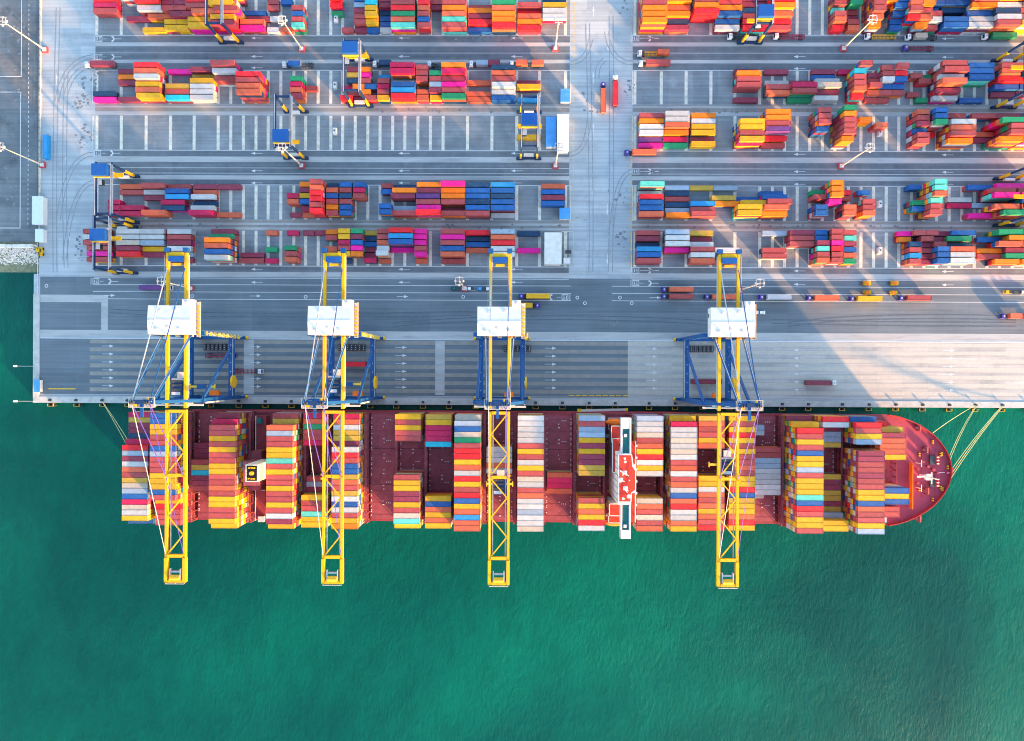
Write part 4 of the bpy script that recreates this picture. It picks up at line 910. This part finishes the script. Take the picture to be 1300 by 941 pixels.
# ------------------------------------------------------------------ rubber-tyred yard cranes
def make_rtg():
    r_ = empty('yard_crane', (0, 0, 0)); Hh = 22; sy = 11.9; gx = 3.8
    for s in (-1, 1):
        m = MB(); m.box(-6.2, 6.2, s*sy-.55, s*sy+.55, 1.2, 2.6, RTB); m.box(-2.6, 2.4, s*(sy-1.1)-.7, s*(sy-1.1)+.7, 2.7, 4.4, PALER if s < 0 else WHITE); m.build('sill_beam', r_)
        for x in (-4.6, 4.6):
            m = MB(); m.box(x-1.7, x+1.7, s*sy-.75, s*sy+.75, .9, 1.9, RTB)
            for dx in (-1.1, 1.1): m.cyl((x+dx, s*sy-.4, .8), (x+dx, s*sy+.4, .8), .8, .8, BLACK, 12)
            m.build('wheel_bogie', r_)
        for x in (-gx, gx):
            m = MB(); m.beam((x*1.12, s*sy, 2.6), (x*1.06, s*sy, 10.5), .95, 1.2, CRY); m.beam((x*1.06, s*sy, 10.5), (x, s*sy, Hh-1.4), .85, 1.1, RTB); m.build('leg', r_)
        m = MB(); m.beam((-gx, s*sy, Hh-.9), (gx, s*sy, Hh-.9), .8, 1.0, RTB); m.build('end_tie', r_)
    for x in (-gx, gx):
        m = MB(); m.box(x-.42, x+.42, -sy-1.2, sy+1.2, Hh-1.4, Hh, RTB); m.box(x-.16, x+.16, -sy-1, sy+1, Hh, Hh+.14, GREYS); m.build('girder', r_)
    t_ = MB(); t_.box(-3.7, 3.7, 4.6, 10.2, Hh+.4, Hh+3.0, RTT); t_.box(-3.9, 3.9, 4.0, 4.5, Hh+.3, Hh+1, YPAINT); t_.box(-3.9, 3.9, 10.3, 10.7, Hh+.3, Hh+1, PALER); t_ = t_.build('trolley', r_)
    m = MB(); m.box(-3.6, -1.4, 1.2, 3.8, Hh-4.2, Hh-1.6, GLASS); m.box(-3.7, -1.3, 1.1, 3.9, Hh-1.6, Hh-1.4, WHITE); m.build('operator_cab', t_)
    m = MB(); m.box(-6, 6, 6.4, 8.4, 14.6, 15.1, CRY)
    for x in (-2.5, 2.5):
        for y in (6.6, 8.2): m.cyl((x, y, 15.1), (x, y, Hh+.4), .06, .06, DARKM, 5)
    m.build('spreader', r_)
    m = MB()
    for i in range(5): m.rail([(gx+.6, -sy), (gx+.6, sy)], Hh-.4, GREYS, 1, .09) if i == 0 else None
    m.box(gx+.45, gx+1.0, -sy, sy, Hh-.6, Hh-.5, GREYS); m.build('walkway', r_)
    return r_
rtg0 = make_rtg()
RT_ = [(295, -3.5, 56.6, 1, 'over the top left stacks'), (459, 78.3, 135.6, 1, 'over the second row left, blue trolley at upper end'), (377, 143.6, 202.6, -1, 'over the empty left block beside a floodlight mast'),
       (671.5, 143.6, 202.6, .5, 'beside the blue-roofed shed with a yellow container beneath'), (163, 226, 284.5, .8, 'at the left end, upper of the pair'), (161, 290.5, 349, .9, 'at the left end, lower of the pair'),
       (951, -3.5, 56.8, -.6, 'over the top right stacks beside bright orange containers'), (1272, 79, 136.5, .3, 'at the right edge over the second row of stacks'), (1275, 226.5, 285.5, 0, 'at the right edge over the fourth row of stacks')]
for i, (u, va, vb, tp, lb) in enumerate(RT_):
    r_ = rtg0 if i == 0 else copy_tree(rtg0)
    ym = (YV(va)+YV(vb))/2; r_.location = (XU(u, (va+vb)/2), ym, Z4)
    tag(r_, 'navy and yellow gantry crane '+lb, 'yard crane', 'rubber-tyred yard cranes')
    for ch in KIDS(r_):
        n = ch.name.split('.')[0]
        if n in ('trolley', 'spreader'): ch.location.y = {1: 0, -1: -15.5, -.6: -15, .3: -5, 0: -8, .5: -7.5, .8: 1.2, .9: -4}[tp]
# container carried beneath the fourth crane
p = P(671, 176); container('Y', F4, (p.x, p.y, .05), 'yellow container on the ground beneath the yard crane by the blue-roofed shed')

# ------------------------------------------------------------------ ship-to-shore quay cranes
YL, YS = YV(430.8), YV(505.4)
def sts_parts(root, ty, spr):
    yl, ys = (YL-YS)/2, -(YL-YS)/2; lx = 10.3; GZ = 46.5; gx = 4.15; AZ = 76
    for s in (-1, 1):
        y = s*yl
        m = MB(); m.box(-13, 13, y-.7, y+.7, 2.3, 4.4, CRB); m.build('sill_beam', root)
        for x in (-9.3, 9.3):
            m = MB(); m.box(x-4.4, x+4.4, y-.55, y+.55, 1.0, 2.2, CRB)
            for dx in (-3.5, -1.2, 1.2, 3.5): m.cyl((x+dx, y-.3, .6), (x+dx, y+.3, .6), .55, .55, DARKM, 10)
            m.build('bogie', root)
        for x in (-14, 14):
            m = MB(); m.cyl((x*.96, y, 3), (x*1.03, y, 3), .9, .9, CRY, 12); m.build('buffer', root)
        for x in (-lx, lx):
            m = MB(); m.beam((x, y, 4.4), (x, y, GZ), 1.5, 1.9, CRB); m.build('leg', root)
        m = MB(); m.box(-lx-1.6, lx+1.6, y-.9, y+.9, GZ-2.6, GZ-.1, CRB)
        for x in (-6, 0, 6): m.box(x-1, x+1, y-1.6, y-.95, GZ-.6, GZ+.5, PALER if s < 0 else CREAM)
        if s < 0:
            m.box(-lx-1, lx+1.5, y-2.3, y-1.62, GZ-.3, GZ+.3, PALER); m.rail([(-lx-1, y-2.3), (lx+1.5, y-2.3)], GZ+.3, CREAM, 1.1, .12)
            m.beam((lx+.95, y-1.1, GZ-3), (lx+.95, y-1.1, 24), .5, .7, PALER)
        m.build('cross_beam', root)
    for x in (-lx, lx):
        m = MB(); m.box(x-1.15, x+1.15, ys+.95, yl-.95, 12, 14.2, CRB)
        for j in range(6): m.box(x-.1, x+.15, ys+4+j*4.4, ys+4.4+j*4.4, 14.2, 14.45, WHITE)
        m.rail([(x+1.3*(1 if x > 0 else -1), ys+1), (x+1.3*(1 if x > 0 else -1), yl-1)], 14.2, PALER, 1, .1); m.build('portal_beam', root)
        m = MB(); m.beam((x, yl-6, 14.2), (x, ys+1, GZ-2.5), 1.1, 1.1, CRB); m.beam((x+.0, yl-6.5, 14.9), (x, ys+.6, GZ-1.6), .22, .22, PALER); m.build('diagonal_brace', root)
        m = MB(); m.beam((x, ys, GZ), (x*.42, ys+.6, AZ), 1.2, 1.3, CRB); m.build('pylon_leg', root)
        m = MB(); m.beam((x*.42, ys+.8, AZ-.5), (x*.62, yl, GZ), .85, .85, CRB); m.beam((x*.42, ys+.8, AZ+.2), (x*.62, yl, GZ+.6), .2, .2, PALER); m.build('back_leg', root)
    # apex with sheaves and platforms
    m = MB(); m.box(-4.6, 4.6, ys-.2, ys+1.5, AZ-1.6, AZ, CRB); m.box(-5.2, 5.2, ys-1.6, ys-.3, AZ-1.4, AZ-1.2, PALER); m.rail([(-5.2, ys-1.6), (5.2, ys-1.6), (5.2, ys+2.6), (-5.2, ys+2.6), (-5.2, ys-1.6)], AZ-1.2, CREAM, 1.1, .14)
    for x in (-3.6, -2.8, 2.8, 3.6): m.cyl((x-.12, ys+.4, AZ+.6), (x+.12, ys+.4, AZ+.6), .8, .8, DARKM, 12)
    m.box(-.55, .55, ys-5.5, ys-.3, AZ-1, AZ-.3, CRB); m.box(-1.6, 1.6, ys-.2, ys+1.4, AZ, AZ+.9, RTB); m.box(-3.4, -2.2, ys-1.2, ys-.3, AZ-.9, AZ, CRY); m.box(2.2, 3, ys+1.6, ys+2.4, AZ-.9, AZ, CRY); m.build('apex', root)
    # fixed girders and boom
    for x in (-gx, gx):
        m = MB(); m.box(x-.6, x+.6, ys-3.4, 51, GZ-.1, GZ+1.5, CRY); m.box(x+.55*(1 if x > 0 else -1), x+.9*(1 if x > 0 else -1), ys-3, 50, GZ-.5, GZ-.15, PALER)
        m.rail([(x+(1.3 if x > 0 else -1.3), 20), (x+(1.3 if x > 0 else -1.3), 50)], GZ+.3, GREYS, 1.1, .06); m.build('girder', root)
    m = MB(); m.box(-3.3, 3.3, 49.6, 51.2, GZ, GZ+1.5, CRY); m.box(-3.3, 3.3, 47, 49.4, GZ+.2, GZ+2.2, RTT); m.box(-2, 2, 45.4, 46.4, GZ, GZ+1.2, CRY)
    for x in (-4.2, 4.2): m.box(x-1.1, x+1.1, 51.3, 53.2, GZ, GZ+2.2, CRB)
    m.build('rear_machinery', root)
    yh = ys-4.2; yt = -96.5
    boom = MB()
    for x in (-gx, gx): boom.box(x-.55, x+.55, yt+11, yh, GZ-.1, GZ+1.5, CRY); boom.box(x-.68, x+.68, yt, yt+10.9, GZ-.2, GZ+1.8, CRY)
    for y in (yh-.6, -48.6, yt+11.8): boom.box(-gx+.7, gx-.7, y-.65, y+.65, GZ+.3, GZ+1.75, CRY)
    boom.box(-3.2, 3.2, yt-.1, yt+1.3, GZ, GZ+1.6, CRY)
    for x in (-gx, gx):
        for dy in (-.9, .9): boom.box(x*1.12-.4, x*1.12+.4, -48.6+dy-.4, -48.6+dy+.4, GZ+1.7, GZ+2.6, CRY)
    boom = boom.build('boom', root)
    m = MB(); pts = [(gx, yh-1)]; y = yh-1; k = 0
    ysq = [yh-1, yh-10.3, yh-19, yh-28.4]
    for a_, b_ in zip(range(3), range(1, 4)): m.beam(((gx if a_ % 2 == 0 else -gx)*.86, ysq[a_], GZ+1.2), ((gx if b_ % 2 == 0 else -gx)*.86, ysq[b_]+.3, GZ+1.2), .5, .5, CRY)
    ysq = [-49.4, -57.8, -66.6, -75.2, yt+12.4]
    for a_ in range(4): m.beam(((-gx if a_ % 2 == 0 else gx)*.86, ysq[a_], GZ+1.2), ((gx if a_ % 2 == 0 else -gx)*.86, ysq[a_+1], GZ+1.2), .5, .5, CRY)
    m.build('boom_bracing', boom)
    m = MB()
    for x in (-gx+1.3, gx-1.3): m.box(x-.22, x+.22, yt+12.6, yh-1.5, GZ-.4, GZ-.1, GREYS)
    m.cyl((-2.2, yt+2.1, GZ+1.2), (2.2, yt+2.1, GZ+1.2), 1.2, 1.2, CHY, 14); m.box(-2.6, -2.2, yt+1.4, yt+6, GZ+.2, GZ+1.6, GREYS); m.box(2.2, 2.6, yt+1.4, yt+6, GZ+.2, GZ+1.6, GREYS); m.box(-2.1, 2.1, yt+4.2, yt+4.9, GZ+.2, GZ+.9, GREYS)
    m.rail([(-4.2, yt-.6), (4.2, yt-.6)], GZ+1, GREYS, 1, .14); m.build('boom_fittings', boom)
    # machinery house
    m = MB(); hy0, hy1 = 14.3, 26.8; hz0, hz1 = GZ+2, 54; hm = (hy0+hy1)/2
    m.box(-9.6, 9.3, hy0, hy1, hz0, hz1-.7, WHITE)
    for a_, b_ in ((hy0-.1, hm), (hy1+.1, hm)): m.hexa([(-9.7, min(a_, b_), hz1-.7), (9.4, min(a_, b_), hz1-.7), (9.4, max(a_, b_), hz1-.7), (-9.7, max(a_, b_), hz1-.7)] + [(-9.7, min(a_, b_), hz1-(.55 if a_ < b_ else -.25)), (9.4, min(a_, b_), hz1-(.55 if a_ < b_ else -.25)), (9.4, max(a_, b_), hz1+(.25 if a_ < b_ else -.55)), (-9.7, max(a_, b_), hz1+(.25 if a_ < b_ else -.55))], WHITE)
    m.box(5.4, 9.3, hy1+.12, hy1+2.9, hz0, hz1-.3, WHITE); m.box(-9.65, -9.0, hy1-4, hy1-2.4, hz1-5, hz1-3.4, DARKM)
    m.box(9.45, 11.2, hy0-1, hy1+2, hz0-.3, hz0, GREYS); m.rail([(11.2, hy0-1), (11.2, hy1+2)], hz0, CRY, 1.3, .2)
    for j in range(8): m.box(9.6, 11, hy0+j*1.7, hy0+j*1.7+.7, hz0, hz0+.5, CRY); m.rail([(-9.6, hy0-.6), (11.3, hy0-.6)], hz0, CHY, 1.1, .14)
    m.box(-9.7, 9.4, hm-.15, hm+.15, hz1+.2, hz1+.3, GREYS)
    for a_, b_ in ((-7, 16), (-1.5, 17), (3.5, 16.2), (-5, 24), (2, 24.5), (7, 28)): m.box(a_, a_+1.1, b_, b_+.9, hz1-.6, hz1+.12, GREYS)
    m.build('machinery_house', root)
    # stays
    m = MB()
    for x in (-3.6, 3.6): m.beam((x, ys+.6, AZ+.1), (x*1.1, 44, GZ+1.8), .34, .34, CRB if x > 0 else GREYS)
    m.build('back_stay', root); m = MB()
    for x in (-3.6, 3.6):
        m.beam((x, ys-.4, AZ), (x*1.12, -48.6, GZ+2.2), .26, .26, PURP); m.beam((x, ys-.4, AZ+.3), (x*1.12, yt+13, GZ+2), .2, .2, PURP if x > 0 else GREYS)
    m.build('forestay', root)
    # stair tower on a landside leg, cable reel, cab, trolley, spreader
    m = MB()
    for j in range(9):
        z = 5+j*4.4; s = 1 if j % 2 else -1
        m.beam((lx+1.6, yl-.6*s, z), (lx+1.6, yl+.6*s, z+4.4), .8, .12, CREAM); m.box(lx+1.0, lx+2.4, yl-.9, yl+.9, z+4.3, z+4.4, YPAINT)
    m.build('stair_tower', root)
    m = MB(); m.cyl((lx+1.3, ys+8, 15), (lx+2.2, ys+8, 15), 3.1, 3.1, CRY, 24); m.cyl((lx+.9, ys+8, 15), (lx+1.3, ys+8, 15), 1, 1, WHITE, 10); m.build('cable_reel', root)
    m = MB(); m.box(1.5, 6, ys+1.2, ys+3.6, 16, 18.4, ORG); m.build('boom_station', root)
    t_ = MB(); t_.box(-3.3, 3.3, ty-3.6, ty+3.6, GZ-1, GZ-.3, CRB)
    for y in (-2.6, -.8, 1.2, 2.9): t_.cyl((-2.2, ty+y, GZ), (2.2, ty+y, GZ), .6, .6, DARKM, 10)
    t_.box(-2.4, 1.4, ty-3.2, ty-1.8, GZ-.3, GZ+.6, GREYS); t_.box(-2.6, 2.6, ty+3.3, ty+4.2, GZ-.5, GZ+.1, PALER)
    t_ = t_.build('trolley', root)
    m = MB(); m.box(-1, 2.2, ty+4.4, ty+7, GZ-5, GZ-2.2, GLASS); m.box(-1.1, 2.3, ty+4.3, ty+7.1, GZ-2.2, GZ-2, WHITE); m.build('operator_cab', t_)
    m = MB(); zs = spr; m.box(-6, 6, ty-.5, ty+.5, zs, zs+.6, YPAINT); m.box(-2.2, 2.2, ty-1.1, ty+1.1, zs+.6, zs+1.5, CRB)
    for x in (-6, 6): m.box(x-.2, x+.2, ty-1.2, ty+1.2, zs-.1, zs+.5, YPAINT)
    m.build('spreader', t_)
    m = MB()
    for x in (-1.8, 1.8):
        for y in (-.8, .8): m.cyl((x, ty+y, zs+1.5), (x, ty+y, GZ-.9), .05, .05, DARKM, 5)
    m.build('hoist_rope', t_)
ORD = ['leftmost', 'second from left', 'third from left', 'rightmost']
for i, (u, ty, spr) in enumerate(((225, -9.5, 22), (424, -8, 20), (634.6, -53, 38.5), (924.7, -43.5, 38.5))):
    x = P(u, 431, 47).x; r_ = empty('quay_crane', (x, (YL+YS)/2, Z4))
    sts_parts(r_, ty, spr)
    tag(r_, f'{ORD[i]} of the four big yellow and blue quay cranes over the ship', 'quay crane', 'ship-to-shore cranes on the quay')
